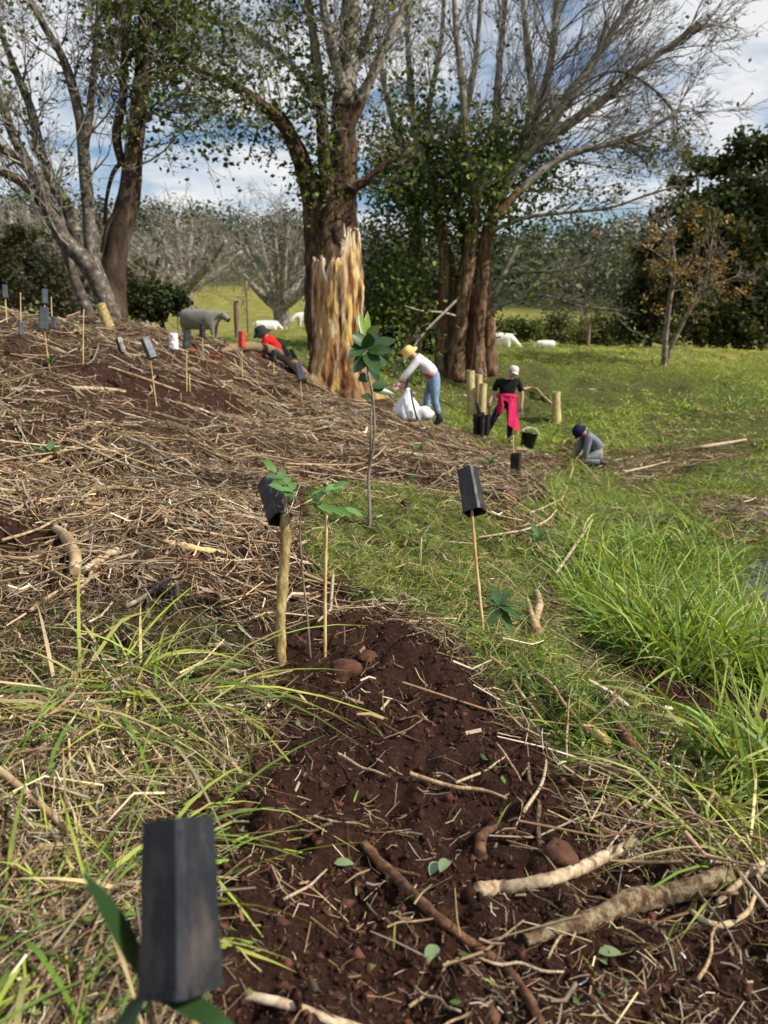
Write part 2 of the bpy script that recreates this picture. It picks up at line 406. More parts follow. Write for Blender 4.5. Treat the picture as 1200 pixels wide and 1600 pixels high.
# ================================================================== the setting
def build_ground():
    th = np.concatenate([np.linspace(-math.pi, -R(48), 40, endpoint=False), np.linspace(-R(46), R(46), 290), np.linspace(R(48), math.pi, 41)[1:-1]])
    rr = np.concatenate([[.02, .25], np.geomspace(.5, 4.5, 230), np.geomspace(4.5, 40, 140)[1:], np.geomspace(40, 1500, 50)[1:]])
    A, B = np.meshgrid(rr, th, indexing='ij')
    X = A * np.sin(B); Y = A * np.cos(B); Z = H(X, Y)
    nr, ntn = A.shape
    i = np.arange(nr - 1)[:, None] * ntn; j = np.arange(ntn)[None]
    F = np.stack([i + j, i + ntn + j, i + ntn + (j + 1) % ntn, i + (j + 1) % ntn], -1).reshape(-1, 4)
    x, y = X.ravel(), Y.ravel()
    S, G, D, T, px, py, r = zones(x, y)
    g = G * 1.0 + D * .35 - T * np.where(r > 14, .3, .55)
    far = np.clip((r - 22) / 8, 0, 1) * (r > 0)
    wood = np.clip((r - 118) / 20, 0, 1)
    me = mk_mesh('ground', np.stack([x, y, Z.ravel()], -1), F, None, True, {'soil': S * 1.0, 'green': np.clip(g, 0, 1), 'far': far, 'wood': wood})
    o = link('ground', me, M_GROUND)
    tag(o, 'red brown soil, straw mulch slope, grassy bank and pasture underfoot', 'ground', kind='structure')
build_ground()

# creek water
m, nt, b = mat_new('creek_water'); b.inputs['Base Color'].default_value = (.012, .011, .007, 1); b.inputs['Roughness'].default_value = .05; b.inputs['IOR'].default_value = 1.33; b.inputs['Specular IOR Level'].default_value = .5
bump(nt, noise(nt, 14, 3, .5, objvec(nt)), .15, .01, b)
wpts = [(1.62, 3.0), (2.0, 2.4), (3, 2.1), (6, 1.4), (9, 2.5), (9, 5.3), (5, 5.3), (3.2, 5.0), (2.3, 4.6), (1.75, 3.8)]
wc = catmull(np.array([(a, b_, -.53) for a, b_ in wpts + wpts[:1]]), 60)[:-1]
V = np.vstack([wc, [[4.5, 3.5, -.53]]]); k = np.arange(len(wc))
water = link('creek_water', mk_mesh('creek_water', V, np.stack([k, (k + 1) % len(wc), np.full(len(wc), len(wc))], -1)), m)
tag(water, 'dark still creek water behind the tall grass tussocks', 'water', kind='structure')

# ------------------------------------------------------------------ scatter helpers
def polar(n, r0, r1, half=36, p=1.0):
    """p=1: density falls with 1/r^2 (even in log r); larger p puts more far away"""
    u = rng.random(n); r = r0 * (r1 / r0) ** (u ** (1 / p))
    t = R(half) * (rng.random(n) * 2 - 1)
    return r * np.sin(t), r * np.cos(t), r
def pick(pal, n, w=None, jit=.2):
    pal = np.array(pal); i = rng.choice(len(pal), n, p=None if w is None else np.array(w) / sum(w))
    return np.clip(pal[i] * (1 + jit * rng.standard_normal((n, 1))) * (1 + .06 * rng.standard_normal((n, 3))), .004, .9)
def lying(x, y, L, ang, lift, K=4, bow=.15, follow=True):
    """polylines lying over the ground: (N,K,3)"""
    t = np.linspace(-.5, .5, K)[None]
    dx, dy = np.cos(ang)[:, None], np.sin(ang)[:, None]
    side = (bow * L * rng.standard_normal(len(x)))[:, None] * (1 - (2 * t) ** 2)
    X = x[:, None] + dx * t * L[:, None] - dy * side; Y = y[:, None] + dy * t * L[:, None] + dx * side
    Z = H(X, Y)
    if not follow: Z = np.maximum(Z, .5 * (Z + Z.mean(1, keepdims=True)))
    tilt = (rng.standard_normal(len(x)) * .12)[:, None] * t * L[:, None]
    Z = Z + np.abs(lift)[:, None] + np.abs(tilt)
    return np.stack([X, Y, Z], -1)
def ribbons(P, W, tw=None):
    """flat strips along (N,K,3) with widths (N,K)"""
    N, K, _ = P.shape
    T = np.empty_like(P); T[:, 1:-1] = P[:, 2:] - P[:, :-2]; T[:, 0] = P[:, 1] - P[:, 0]; T[:, -1] = P[:, -1] - P[:, -2]
    T = unit(T)
    up = np.array([0, 0, 1.0]) + .9 * rng.standard_normal((N, 1, 3)) if tw is None else tw
    S = unit(np.cross(T, up))
    V = np.stack([P - S * W[..., None] / 2, P + S * W[..., None] / 2], 2).reshape(-1, 3)
    i = np.arange(N)[:, None] * K * 2; k = np.arange(K - 1)[None] * 2; b = (i + k)
    F = np.stack([b, b + 1, b + 3, b + 2], -1).reshape(-1, 4)
    return V, F
def blades(base, dirs, L, W, bend, K=4, taper=.75, face=None):
    """upright arching grass blades"""
    t = np.linspace(0, 1, K)[None, :, None]
    g = np.array([0, 0, -1.0])
    d = unit(dirs)[:, None, :]
    P = base[:, None, :] + d * t * L[:, None, None]
    hor = d * np.array([1, 1, 0]); hor = hor / np.maximum(np.linalg.norm(hor, axis=-1, keepdims=True), .05)
    P = P + (g + hor * .45) * (bend * L)[:, None, None] * t ** 2.2
    tt = np.linspace(0, 1, K)
    w = W[:, None] * (np.clip(1 - tt ** 2.2, 0.03, 1) * (.6 + .4 * np.minimum(1, tt * 4)))[None]
    T = unit(np.gradient(P, axis=1))
    tw = np.cross(T, np.broadcast_to(unit(rng.standard_normal((len(base), 1, 3)) * np.array([1, 1, .3])), T.shape))
    return ribbons(P, w, tw)
TANS = [(.42, .30, .16), (.58, .47, .31), (.30, .24, .17), (.16, .1, .055), (.32, .21, .115), (.66, .58, .44)]
GREENS = [(.14, .23, .03), (.23, .32, .045), (.33, .38, .06), (.08, .15, .028), (.40, .40, .10)]

def build_litter():
    # fine straw and shredded stalks
    n = 212000
    x, y, r = polar(n, .62, 17, 36, 1.2)
    S, G, D, T, px, py, _ = zones(x, y)
    thin = np.clip(.68 + 2.6 * fbm(x * 1.3, y * 1.3, 19, 3), .18, 1)
    pr = np.where(S, .05 + .3 * (r > 3.2) + .28 * np.clip(vnoise(x * 4, y * 4, 9) * 2 + .15 * (px > 620), 0, 1), np.where(G & ~T, .2, np.where(D, .8, thin)))
    pr = np.where((py < 470), 0, pr)
    k = rng.random(n) < pr; x, y, r, S = x[k], y[k], r[k], S[k]; n = len(x)
    L = np.clip(rng.lognormal(-3.05, .65, n), .012, .4) * np.clip(.65 + r * .08, .7, 1.4) * np.where(S, .55, 1)
    W = np.clip(rng.lognormal(-6.5, .45, n), .0006, .006) * np.clip(.5 + r * .17, .7, 2.4) * np.where(S, .8, 1)
    A = rng.random(n) * math.pi * 2
    sl = (x < 1.5) & (r > 3.5); A = np.where(sl, np.where(rng.random(n) < .22, rng.standard_normal(n) * .6 + R(-14), A), A)
    P = lying(x, y, L, A, np.abs(rng.standard_normal(n)) * .011 * np.clip(r * .4, .5, 1.8), 3, .1)
    V, F = ribbons(P, np.repeat(W[:, None], 3, 1))
    tone = np.clip(.66 + 1.2 * fbm(x * .9, y * .9, 44, 3) + .5 * vnoise(x * 5, y * 5, 46), .35, 1.25)
    C = np.repeat(pick(TANS, n, [2.4, 1.4, 3, 4, 3, .9], .4) * tone[:, None], 6, 0)
    o = link('straw_litter', mk_mesh('straw_litter', V, F, C), M_LITTER)
    tag(o, 'fine tan straw and shredded stalks covering the slope', 'straw', kind='stuff')
    # twigs and stalks with a round section
    n = 24000
    x, y, r = polar(n, .7, 15, 37, 1.7)
    S, G, D, T, px, py, _ = zones(x, y)
    pr = np.where(S, .07, np.where(G & ~T, .1, np.where(D, .2, .9))); pr = np.where(py < 480, 0, pr)
    k = rng.random(n) < pr; x, y, r, S = x[k], y[k], r[k], S[k]; n = len(x)
    L = np.clip(rng.lognormal(-2.1, .6, n), .04, .7) * np.clip(.6 + r * .08, .7, 1.4) * np.where(S, .45, 1)
    W = np.clip(rng.lognormal(-6.05, .5, n), .001, .009) * np.clip(.6 + r * .08, .7, 1.5)
    A = rng.random(n) * math.pi * 2; sl = (x < 1.5) & (r > 3.5)
    A = np.where(sl, np.where(rng.random(n) < .3, rng.standard_normal(n) * .6 + R(-16), A), A)
    P = lying(x, y, L, A, W + np.abs(rng.standard_normal(n)) * .018, 3, .05)
    V, F = tubes(P, W[:, None] * np.array([[1.0, .95, .6]]), 4)
    C = np.repeat(pick(TANS, n, [2.6, 1.4, 2.6, 3.4, 2.8, .6], .3) * .85, 12, 0)
    o = link('twig_litter', mk_mesh('twig_litter', V, F, C), M_LITTER)
    tag(o, 'small loose twigs and stalks scattered through the mulch', 'twigs', kind='stuff')
    # wood chips
    n = 16000
    x, y, r = polar(n, .7, 27, 35, 1.5)
    S, G, D, T, px, py, _ = zones(x, y)
    k = (rng.random(n) < np.where(G & ~T, .06 + .1 * (r > 12), np.where(S, .06, .75))) & (py > 500); x, y, r = x[k], y[k], r[k]; n = len(x)
    L = np.clip(rng.lognormal(-4.25, .5, n), .005, .05) * np.clip(.6 + r * .17, .7, 3.6)
    A = rng.random(n) * math.pi * 2
    P = lying(x, y, L, A, np.full(n, .004), 2, 0)
    V, F = tubes(P, (L * (.06 + .12 * rng.random(n)))[:, None] * np.ones((1, 2)), 4)
    V = V.reshape(n, 2, 4, 3); V[:, :, [1, 3]] *= 1
    C = np.repeat(pick([(.4, .3, .17), (.5, .41, .27), (.3, .18, .1), (.2, .12, .07), (.24, .17, .1)], n), 8, 0)
    i = np.arange(n)[:, None] * 8
    caps = np.concatenate([i + np.array([[3, 2, 1, 0]]), i + np.array([[4, 5, 6, 7]])])
    o = link('wood_chips', mk_mesh('wood_chips', V.reshape(-1, 3), np.concatenate([F, caps]), C, False), M_LITTER)
    tag(o, 'pale wood chips sprinkled over soil and mulch', 'wood chips', kind='stuff')
    # crumbs of soil
    n = 34000
    x, y, r = polar(n, .6, 7, 37, 1.0)
    S, *_ = zones(x, y)
    k = rng.random(n) < np.where(S, 1, .12); x, y, r = x[k], y[k], r[k]; n = len(x)
    s = np.clip(rng.lognormal(-5.95, .62, n), .0012, .018) * np.clip(.6 + r * .2, .7, 2)
    oc = np.array([(1, 0, 0), (-1, 0, 0), (0, 1, 0), (0, -1, 0), (0, 0, 1), (0, 0, -1)], float)
    fo = np.array([(0, 2, 4), (2, 1, 4), (1, 3, 4), (3, 0, 4), (2, 0, 5), (1, 2, 5), (3, 1, 5), (0, 3, 5)])
    c = np.stack([x, y, H(x, y) + s * .3], -1)
    V = c[:, None] + (oc[None] + .45 * rng.standard_normal((n, 6, 3))) * s[:, None, None]
    C = np.repeat(pick([(.033, .015, .0095), (.057, .026, .0165), (.095, .043, .028)], n, None, .25), 6, 0)
    o = link('soil_crumbs', mk_mesh('soil_crumbs', V.reshape(-1, 3), (fo[None] + np.arange(n)[:, None, None] * 6).reshape(-1, 3), C), M_CRUMB)
    tag(o, 'loose crumbs and small clods of red brown soil', 'soil', kind='stuff')
build_litter()

def build_grass():
    # short grass and ground cover
    n = 120000
    x, y, r = polar(n, .7, 34, 37, 1.5)
    S, G, D, T, px, py, _ = zones(x, y)
    patch = vnoise(x * 1.1, y * 1.1, 31) + .6 * vnoise(x * 3.5, y * 3.5, 33)
    pr = np.where(S, .012, np.where(G, np.where(T, .22, .9), np.where(D, .8, .05))) * np.clip(.75 + patch * 1.5, .1, 1)
    pr = np.where(py < 520, np.where(px > 760, pr, 0), pr)
    wet = (H0(x, y) < -.55) & (x > 1.7) & (y < 6.5); pr = np.where(wet, 0, pr)
    k = rng.random(n) < pr; x, y, r, G, D, T = x[k], y[k], r[k], G[k], D[k], T[k]; n = len(x)
    tall = np.clip(.6 + vnoise(x * .9, y * .9, 41) * 1.6, .25, 1.6)
    L = np.clip(rng.lognormal(-2.6, .5, n), .02, .4) * tall * np.clip(.7 + r * .1, .8, 2.6)
    W = np.clip(rng.lognormal(-5.9, .35, n), .0012, .006) * np.clip(.6 + r * .22, .8, 5.5)
    A = rng.random(n) * 6.283
    d = np.stack([np.cos(A) * .8, np.sin(A) * .8, .35 + rng.random(n) * 1.3], -1)
    V, F = blades(np.stack([x, y, H(x, y) - .004], -1), d, L, W, .25 + .5 * rng.random(n), 4)
    dry = rng.random(n) < np.where(D, .36, np.where(T, .55, .12))
    C = np.where(dry[:, None], pick([(.42, .33, .15), (.5, .43, .2), (.34, .27, .13)], n), pick(GREENS, n, [2.5, 3, 2, 1.5, .6]))
    lush = (r > 9)[:, None]
    C = np.where(lush & ~dry[:, None], C * np.array([1.15, 1.15, .9]), C)
    o = link('short_grass', mk_mesh('short_grass', V, F, np.repeat(C, 8, 0)), M_GRASS)
    tag(o, 'short green grass over the bank, flat and mound', 'grass', kind='stuff')
    # tufty grass on the bank around the stakes
    n = 26000
    x, y, r = polar(n, 1.9, 6.5, 16, 1.0); x = x + .35
    px, py, _ = proj(np.stack([x, y, H0(x, y)], -1))
    k = inpoly(px, py, [(440, 770), (600, 730), (740, 780), (850, 830), (900, 960), (840, 1090), (720, 1010), (640, 935), (480, 910)]) & (rng.random(n) < np.clip(.45 + 2.4 * fbm(x * 1.6, y * 1.6, 67, 3), .05, 1)); x, y, r = x[k], y[k], r[k]; n = len(x)
    L = .05 + .15 * rng.random(n) ** 1.6; W = .0022 + .003 * rng.random(n); A = rng.random(n) * 6.283
    d = np.stack([np.cos(A) * .9, np.sin(A) * .9, .3 + rng.random(n)], -1)
    V, F = blades(np.stack([x, y, H(x, y) - .004], -1), d, L, W, .3 + .5 * rng.random(n), 4)
    o = link('tufty_grass', mk_mesh('tufty_grass', V, F, np.repeat(np.where((rng.random(n) < .3)[:, None], pick([(.42, .34, .17), (.34, .25, .12)], n), pick(GREENS, n, [2, 2.5, 2.2, 2, 1]) * .85), 8, 0)), M_GRASS)
    tag(o, 'tufty yellow green grass growing round the two pot stakes', 'grass', kind='stuff')
    # the same grass and straw carried on beside the standpoint
    n = 9000
    x = rng.uniform(1.0, 3.4, n); y = rng.uniform(-.2, 2.6, n); k = (y < x * 1.2) & (H0(x, y) > -.53); x, y = x[k], y[k]; n = len(x); A = rng.random(n) * 6.283
    V, F = blades(np.stack([x, y, H(x, y) - .004], -1), np.stack([np.cos(A) * .8, np.sin(A) * .8, .35 + rng.random(n)], -1), .05 + .2 * rng.random(n) ** 1.5, .003 + .003 * rng.random(n), .25 + .5 * rng.random(n), 4)
    o = link('verge_grass', mk_mesh('verge_grass', V, F, np.repeat(pick(GREENS, n, [2.5, 2, 1.5, 2, 1]), 8, 0)), M_GRASS)
    tag(o, 'green grass continuing along the verge beside the log end', 'grass', kind='stuff')
    # small round-leaved weeds
    n = 16000
    x, y, r = polar(n, .8, 6, 37, 1.0)
    S, G, D, T, px, py, _ = zones(x, y)
    near_edge = (np.abs(px - 800) < 260) & (py > 850)
    pr = np.where(S, .02, np.where(G, .8, np.where(D, .25, .05))) * np.clip(.3 + 2.2 * vnoise(x * 2.4, y * 2.4, 51) + .5 * near_edge, 0, 1)
    k = rng.random(n) < pr; x, y, r = x[k], y[k], r[k]; n = len(x)
    s = (.004 + .009 * rng.random(n)) * np.clip(.7 + r * .12, .8, 1.6); A = rng.random(n) * 6.283
    c = np.stack([x, y, H(x, y) + .006 + .03 * rng.random(n) ** 2], -1)
    u = np.stack([np.cos(A), np.sin(A), .3 * rng.standard_normal(n)], -1); v = np.stack([-np.sin(A), np.cos(A), .3 * rng.standard_normal(n)], -1)
    V = np.stack([c - u * s[:, None], c + v * s[:, None] * .6, c + u * s[:, None], c - v * s[:, None] * .6], 1).reshape(-1, 3)
    F = np.arange(n * 4).reshape(-1, 4)
    o = link('clover_cover', mk_mesh('clover_cover', V, F, np.repeat(pick([(.10, .17, .035), (.17, .24, .06), (.06, .11, .03)], n), 4, 0)), M_GRASS)
    tag(o, 'tiny leafy weeds creeping between the litter', 'weeds', kind='stuff')
    # grass over the flat and the mound
    n = 60000
    x, y, r = polar(n, 8, 36, 32, 1.5)
    S, G, D, T, px, py, _ = zones(x, y)
    k = (px > 600) & (py > 520) & (y > 9) & ~((px < 800) & (py < 575)) & (rng.random(n) < np.where(T, .6, 1) * np.clip(.75 + 1.8 * fbm(x * .6, y * .6, 63, 3), .15, 1)); x, y, r = x[k], y[k], r[k]; n = len(x)
    L = (.05 + .14 * rng.random(n) ** 1.5) * np.clip(r * .07, .8, 2); W = .0035 * np.clip(r * .3, 1, 7)
    A = rng.random(n) * 6.283
    d = np.stack([np.cos(A) * .8, np.sin(A) * .8, .5 + .9 * rng.random(n)], -1)
    V, F = blades(np.stack([x, y, H(x, y) - .01], -1), d, L, W, .2 + .5 * rng.random(n), 3)
    tone = np.clip(1 + 1.2 * fbm(x * .35, y * .35, 65, 3), .5, 1.5)[:, None]
    o = link('bank_grass', mk_mesh('bank_grass', V, F, np.repeat(pick([(.22, .32, .033), (.32, .41, .045), (.43, .5, .06), (.42, .36, .13), (.13, .2, .025)], n) * tone, 6, 0)), M_GRASS)
    tag(o, 'bright short turf on the mound and flat behind the people', 'grass', kind='stuff')
    # rank grass on the lush patches beyond
    n = 46000
    x, y, r = polar(n, 5, 30, 34, 1.6)
    S, G, D, T, px, py, _ = zones(x, y)
    k = G & ~T & (px > 640) & (py > 525) & (rng.random(n) < np.clip(.35 + 2.2 * vnoise(x * .5, y * .5, 61), 0, 1)); x, y, r = x[k], y[k], r[k]; n = len(x)
    L = .12 + .3 * rng.random(n) ** 1.4; W = .0045 * np.clip(r * .22, 1, 4)
    A = rng.random(n) * 6.283
    d = np.stack([np.cos(A) * .5, np.sin(A) * .5, .8 + .4 * rng.random(n)], -1)
    V, F = blades(np.stack([x, y, H(x, y) - .01], -1), d, L, W, .3 + .5 * rng.random(n), 4)
    o = link('rank_grass', mk_mesh('rank_grass', V, F, np.repeat(pick([(.22, .33, .04), (.32, .42, .055), (.15, .24, .032), (.44, .43, .13)], n), 8, 0)), M_GRASS)
    tag(o, 'longer lush grass on the flat and the mound', 'grass', kind='stuff')
build_grass()

def tussock(name, label, px, py, n, L, spread, W, pal, bend=(.3, .8), upz=(.3, 1.3), group=None, loc=None, wts=None):
    p = hit(px, py) if loc is None else ground(*loc)
    A = rng.random(n) * 6.283; rad = spread * np.sqrt(rng.random(n))
    bx_, by_ = p[0] + rad * np.cos(A), p[1] + rad * np.sin(A)
    A2 = np.where(rng.random(n) < .55, A + rng.standard_normal(n) * .8, rng.random(n) * 6.283)
    up = upz[0] + (upz[1] - upz[0]) * rng.random(n)
    d = np.stack([np.cos(A2), np.sin(A2), up], -1)
    base = np.stack([bx_, by_, H(bx_, by_) - .01], -1) - p
    V, F = blades(base, d, L * (.3 + .8 * rng.random(n) ** 1.3), W * (.3 + .9 * rng.random(n)), bend[0] * .3 + (bend[1] * 1.1 - bend[0] * .3) * rng.random(n), 7)
    V = V.reshape(n, 7, 2, 3); kink = rng.random(n) < .3; kd = np.where(kink, rng.random(n) * .5, 0); V[:, 4:, :, 2] -= (kd * L * .3)[:, None, None] * np.array([.4, .75, 1.1])[None, :, None]; V = V.reshape(-1, 3)
    o = link(name, mk_mesh(name, V, F, np.repeat(pick(pal, n, wts), 14, 0)), M_GRASS, None, p)
    return tag(o, label, 'grass tussock', group)
YG = [(.36, .43, .07), (.2, .31, .045), (.1, .18, .03), (.46, .40, .16), (.52, .42, .22)]
tussock('grass_tussock', 'sprawling yellow green grass tussock beside the bare soil patch', 195, 1075, 210, .48, .18, .0085, YG, (.5, 1.0), (.2, 1.1), wts=[3, 2.5, 1.5, 1.3, 1])
tussock('grass_tussock', 'flattened green and straw grass clump at the near pot', 90, 1480, 170, .4, .17, .0085, YG, (.5, 1.0), (.15, .9), wts=[3, 2.5, 1.5, 1.3, 1])
tussock('grass_tussock', 'matted half dry grass clump left of the tussock by bare soil', 20, 1180, 200, .42, .22, .006, YG, (.5, 1.1), (.05, .6), wts=[1, 1, 1, 2, 2])
tussock('grass_tussock', 'thin low grass wisps between the two foreground clumps', 235, 1300, 130, .28, .16, .005, YG, (.5, 1.1), (.05, .6))
BG = [(.09, .16, .03), (.18, .28, .045), (.3, .4, .065), (.44, .42, .16)]
for (x_, y_, n_b, L_, s_) in [(1.02, 2.75, 120, .5, .16), (1.25, 3.1, 150, .55, .2), (1.1, 3.6, 140, .55, .2), (1.45, 2.75, 130, .55, .18), (1.35, 3.9, 120, .5, .2), (1.2, 4.5, 110, .5, .22), (1.62, 3.1, 130, .55, .16), (1.55, 2.45, 110, .5, .15), (1.78, 3.45, 120, .5, .14), (1.95, 3.9, 120, .5, .16), (1.8, 2.7, 120, .5, .15), (1.7, 4.3, 110, .45, .2), (2.2, 4.6, 110, .4, .2)]:
    tussock('creek_tussock', 'tall arching green grass tussock growing at the creek edge', 0, 0, n_b, L_, s_, .008, BG, (.25, .8), (.5, 1.7), 'tussocks along the creek edge', (x_, y_), [2, 3, 2, .7])
for (px_, py_, L_) in [(935, 950, .4), (975, 985, .45), (1015, 1020, .5), (1060, 1045, .55), (1110, 1055, .58), (1160, 1060, .58), (1205, 1075, .55), (955, 900, .42), (1010, 935, .48), (1070, 960, .5), (1130, 975, .5), (1000, 870, .42), (1060, 890, .45), (1110, 905, .42), (1190, 1215, .42), (1235, 1250, .4)]:
    tussock('bank_reed', 'dense long bladed grass tussock spilling down the bank to the creek', px_, py_, 200, L_, .13, .0115, BG, (.25, .7), (1.0, 3.2), 'long grass tussocks on the creek bank', None, [1.6, 3, 3, .8])
for (px_, py_) in [(1120, 1290), (1180, 1330), (1060, 1240), (1190, 1230)]:
    tussock('bank_tussock', 'bright yellow green grass clump beside the lying branches', px_, py_, 70, .34, .09, .0065, [(.22, .32, .05), (.34, .4, .07), (.13, .21, .035), (.5, .44, .2)], (.3, .9), (.4, 1.4), 'bright grass clumps by the branches')
for (px_, py_) in [(850, 1135), (560, 800), (640, 840), (700, 830), (600, 880), (790, 900), (690, 900), (830, 870)]:
    tussock('bank_tussock', 'small fresh green grass clump in the mulch near the stakes', px_, py_, 55, .2, .09, .005, [(.16, .27, .04), (.25, .34, .05), (.1, .17, .03)], (.3, .8), (.4, 1.3), 'fresh grass clumps near the stakes')
for (px_, py_, L_) in [(1000, 850, .4), (1080, 830, .45), (950, 900, .4), (1140, 830, .4), (1020, 900, .4), (900, 830, .3), (1160, 740, .35), (1120, 760, .35)]:
    tussock('flat_tussock', 'rounded green grass clump on the flat beyond the creek tussocks', px_, py_, 110, L_, .28, .009, [(.15, .24, .035), (.25, .35, .05), (.36, .4, .08)], (.3, .8), (.4, 1.3), 'grass clumps on the flat')

# ================================================================== trees
def vperp(d):
    a = (random.gauss(0, 1), random.gauss(0, 1), random.gauss(0, 1))
    k = a[0] * d[0] + a[1] * d[1] + a[2] * d[2]
    p = (a[0] - k * d[0], a[1] - k * d[1], a[2] - k * d[2])
    n = math.sqrt(p[0] ** 2 + p[1] ** 2 + p[2] ** 2) or 1
    return (p[0] / n, p[1] / n, p[2] / n)
def vn(d):
    n = math.sqrt(d[0] ** 2 + d[1] ** 2 + d[2] ** 2) or 1
    return (d[0] / n, d[1] / n, d[2] / n)
class Tree:
    def __init__(s, base): s.base = np.array(base); s.thick = []; s.fine = []; s.tips = []
    def limb(s, pix, d, rpx, thick=True, n=None, dd=0.0):
        """limb through photo positions at distance d (+dd towards its end), radii in photo px"""
        pts = [at(px, py, d + dd * i / max(1, len(pix) - 1)) for i, (px, py) in enumerate(pix)]
        n = n or max(8, len(pix) * 4)
        P = catmull(np.array(pts), n)
        r = np.interp(np.linspace(0, 1, n), np.linspace(0, 1, len(rpx)), rpx) * d / FPX
        (s.thick if thick else s.fine).append((P, r))
        return P, r
    def sprout(s, limb, count, L, ang=45, lvl=0, kids=(4, 4, 3), trop=(0, 0, .12), wob=.16, t0=.25, rk=.5, ratio=.55, minr=.006, droop=0):
        P, r = limb; n = len(P)
        for _ in range(count):
            t = t0 + (1 - t0) * random.random(); i = min(n - 2, int(t * (n - 1)))
            d = vn(tuple(P[i + 1] - P[i])); p = vperp(d); a = R(ang * random.uniform(.5, 1.3))
            dd = tuple(d[k] * math.cos(a) + p[k] * math.sin(a) for k in range(3))
            s.grow(tuple(P[i]), dd, L * random.uniform(.55, 1.25) * (1.1 - .5 * t), max(minr, min(r[i] * rk, L * .013)), lvl, kids, trop, wob, ratio, minr, ang)
    def grow(s, p, d, L, r, lvl, kids, trop, wob, ratio, minr, ang):
        K = 6 if lvl == 0 else 5 if lvl == 1 else 4
        st = L / (K - 1); pts = [p]; rad = [r]; ds = [d]
        for k in range(1, K):
            d = vn((d[0] + random.gauss(0, wob) + trop[0], d[1] + random.gauss(0, wob) + trop[1], d[2] + random.gauss(0, wob) + trop[2]))
            p = (p[0] + d[0] * st, p[1] + d[1] * st, p[2] + d[2] * st)
            pts.append(p); rad.append(max(minr * .6, r * (1 - .72 * k / (K - 1)))); ds.append(d)
        s.fine.append((np.array(pts), np.array(rad)))
        if lvl >= len(kids):
            s.tips.append((pts[-1], d, lvl)); return
        for c in range(kids[lvl]):
            i = random.randint(1, K - 1); q = vperp(ds[i]); a = R(ang * random.uniform(.5, 1.25))
            dd = tuple(ds[i][k] * math.cos(a) + q[k] * math.sin(a) for k in range(3))
            s.grow(pts[i], dd, L * ratio * random.uniform(.6, 1.2), max(minr, rad[i] * .7), lvl + 1, kids, trop, wob, ratio, minr, ang)
        s.tips.append((pts[-1], d, lvl))
    def build(s, name, label, mat, mat_fine=None, M=14, Mf=3, rough=.12, group=None):
        rt = root(name, label, 'tree', s.base, 0, group)
        mb = MB(); mu = MB(); zs = getattr(s, 'split_z', 1e9)
        for k, (P, r) in enumerate(s.thick):
            c = int(np.argmax(P[:, 2] > zs)) if (P[:, 2] > zs).any() else len(P)
            if c > 2: V, F = tube1(P[:c] - s.base, r[:c], M, None, rough, True, k); mb.add(V, F)
            if c < len(P) - 1: V, F = tube1(P[max(0, c - 1):] - s.base, r[max(0, c - 1):], M, None, rough, True, k); mu.add(V, F)
        link('trunk', mb.mesh('trunk', True, False), mat, rt)
        if mu.n: link('upper_limbs', mu.mesh('upper_limbs', True, False), mat_fine or mat, rt)
        if s.fine:
            by = {}
            for P, r in s.fine: by.setdefault(len(P), []).append((P, r))
            mb = MB()
            for K, lst in by.items():
                V, F = tubes(np.array([a for a, _ in lst]) - s.base, np.array([b_ for _, b_ in lst]), Mf); mb.add(V, F)
            link('branches', mb.mesh('branches', True, False), mat_fine or mat, rt)
        s.rt = rt; return rt
    def leaves(s, pts, size, pal, mat=None, name='crown', w=None, flat=.3):
        V, F, C = leafcards(np.asarray(pts) - s.base, size, pal, w, flat)
        return link(name, mk_mesh(name, V, F, C), mat or M_LEAF, s.rt)
    def tipcloud(s, n, spread, keep=None, lvls=None):
        T = [t for t in s.tips if (lvls is None or t[2] in lvls)]
        P = np.array([t[0] for t in T])
        if keep is not None:
            px, py, _ = proj(P); P = P[keep(px, py)]
        if not len(P): return np.zeros((1, 3))
        i = rng.integers(0, len(P), n)
        return P[i] + rng.standard_normal((n, 3)) * spread
def leafcards(P, size, pal, w=None, flat=.3):
    n = len(P)
    a = unit(rng.standard_normal((n, 3)) * np.array([1, 1, .7]))
    b_ = unit(np.cross(a, unit(rng.standard_normal((n, 3)) + np.array([0, 0, flat * 3])))); c = np.cross(a, b_)
    s = (size * (.6 + .8 * rng.random(n)))[:, None]
    V = np.stack([P, P + a * s * .5 + b_ * s * .33 + c * s * .08, P + a * s, P + a * s * .5 - b_ * s * .33 + c * s * .08], 1).reshape(-1, 3)
    return V, np.arange(4 * n).reshape(-1, 4), np.repeat(pick(pal, n, w, .25), 4, 0)
FIGL = [(.045, .075, .02), (.075, .12, .028), (.115, .165, .036), (.17, .21, .04), (.34, .3, .05)]
FIGW = [3, 3, 2, .9, .16]

# --- big pale tree on the slope crest
D = 12.8
t1 = Tree(at(165, 500, D) - np.array([0, 0, .35]))
A = t1.limb([(178, 520), (168, 478), (138, 415), (100, 375), (78, 330), (62, 285), (30, 250), (-20, 222), (-90, 190)], D, [17, 14.5, 12.5, 11.5, 11, 10, 7, 6, 4], dd=-.6)
A2 = t1.limb([(60, 288), (42, 255), (18, 205), (2, 155), (-20, 90), (-40, 0)], D, [10, 8, 7, 6, 5, 3])
B_ = t1.limb([(160, 455), (143, 395), (138, 330), (131, 245), (124, 180), (100, 95), (66, 35), (30, -40), (0, -120)], D + .1, [13, 10, 9, 8.5, 8, 6, 5, 4, 3], dd=.5)
C_ = t1.limb([(150, 515), (130, 470), (108, 410), (98, 385)], D + .5, [10, 8, 6, 4])
C2 = t1.limb([(135, 400), (118, 365), (108, 330), (80, 280), (62, 235), (48, 170), (20, 100), (0, 40), (-20, -60)], D + .6, [11, 10, 9.5, 8.5, 8, 6.5, 5, 4, 3], dd=1)
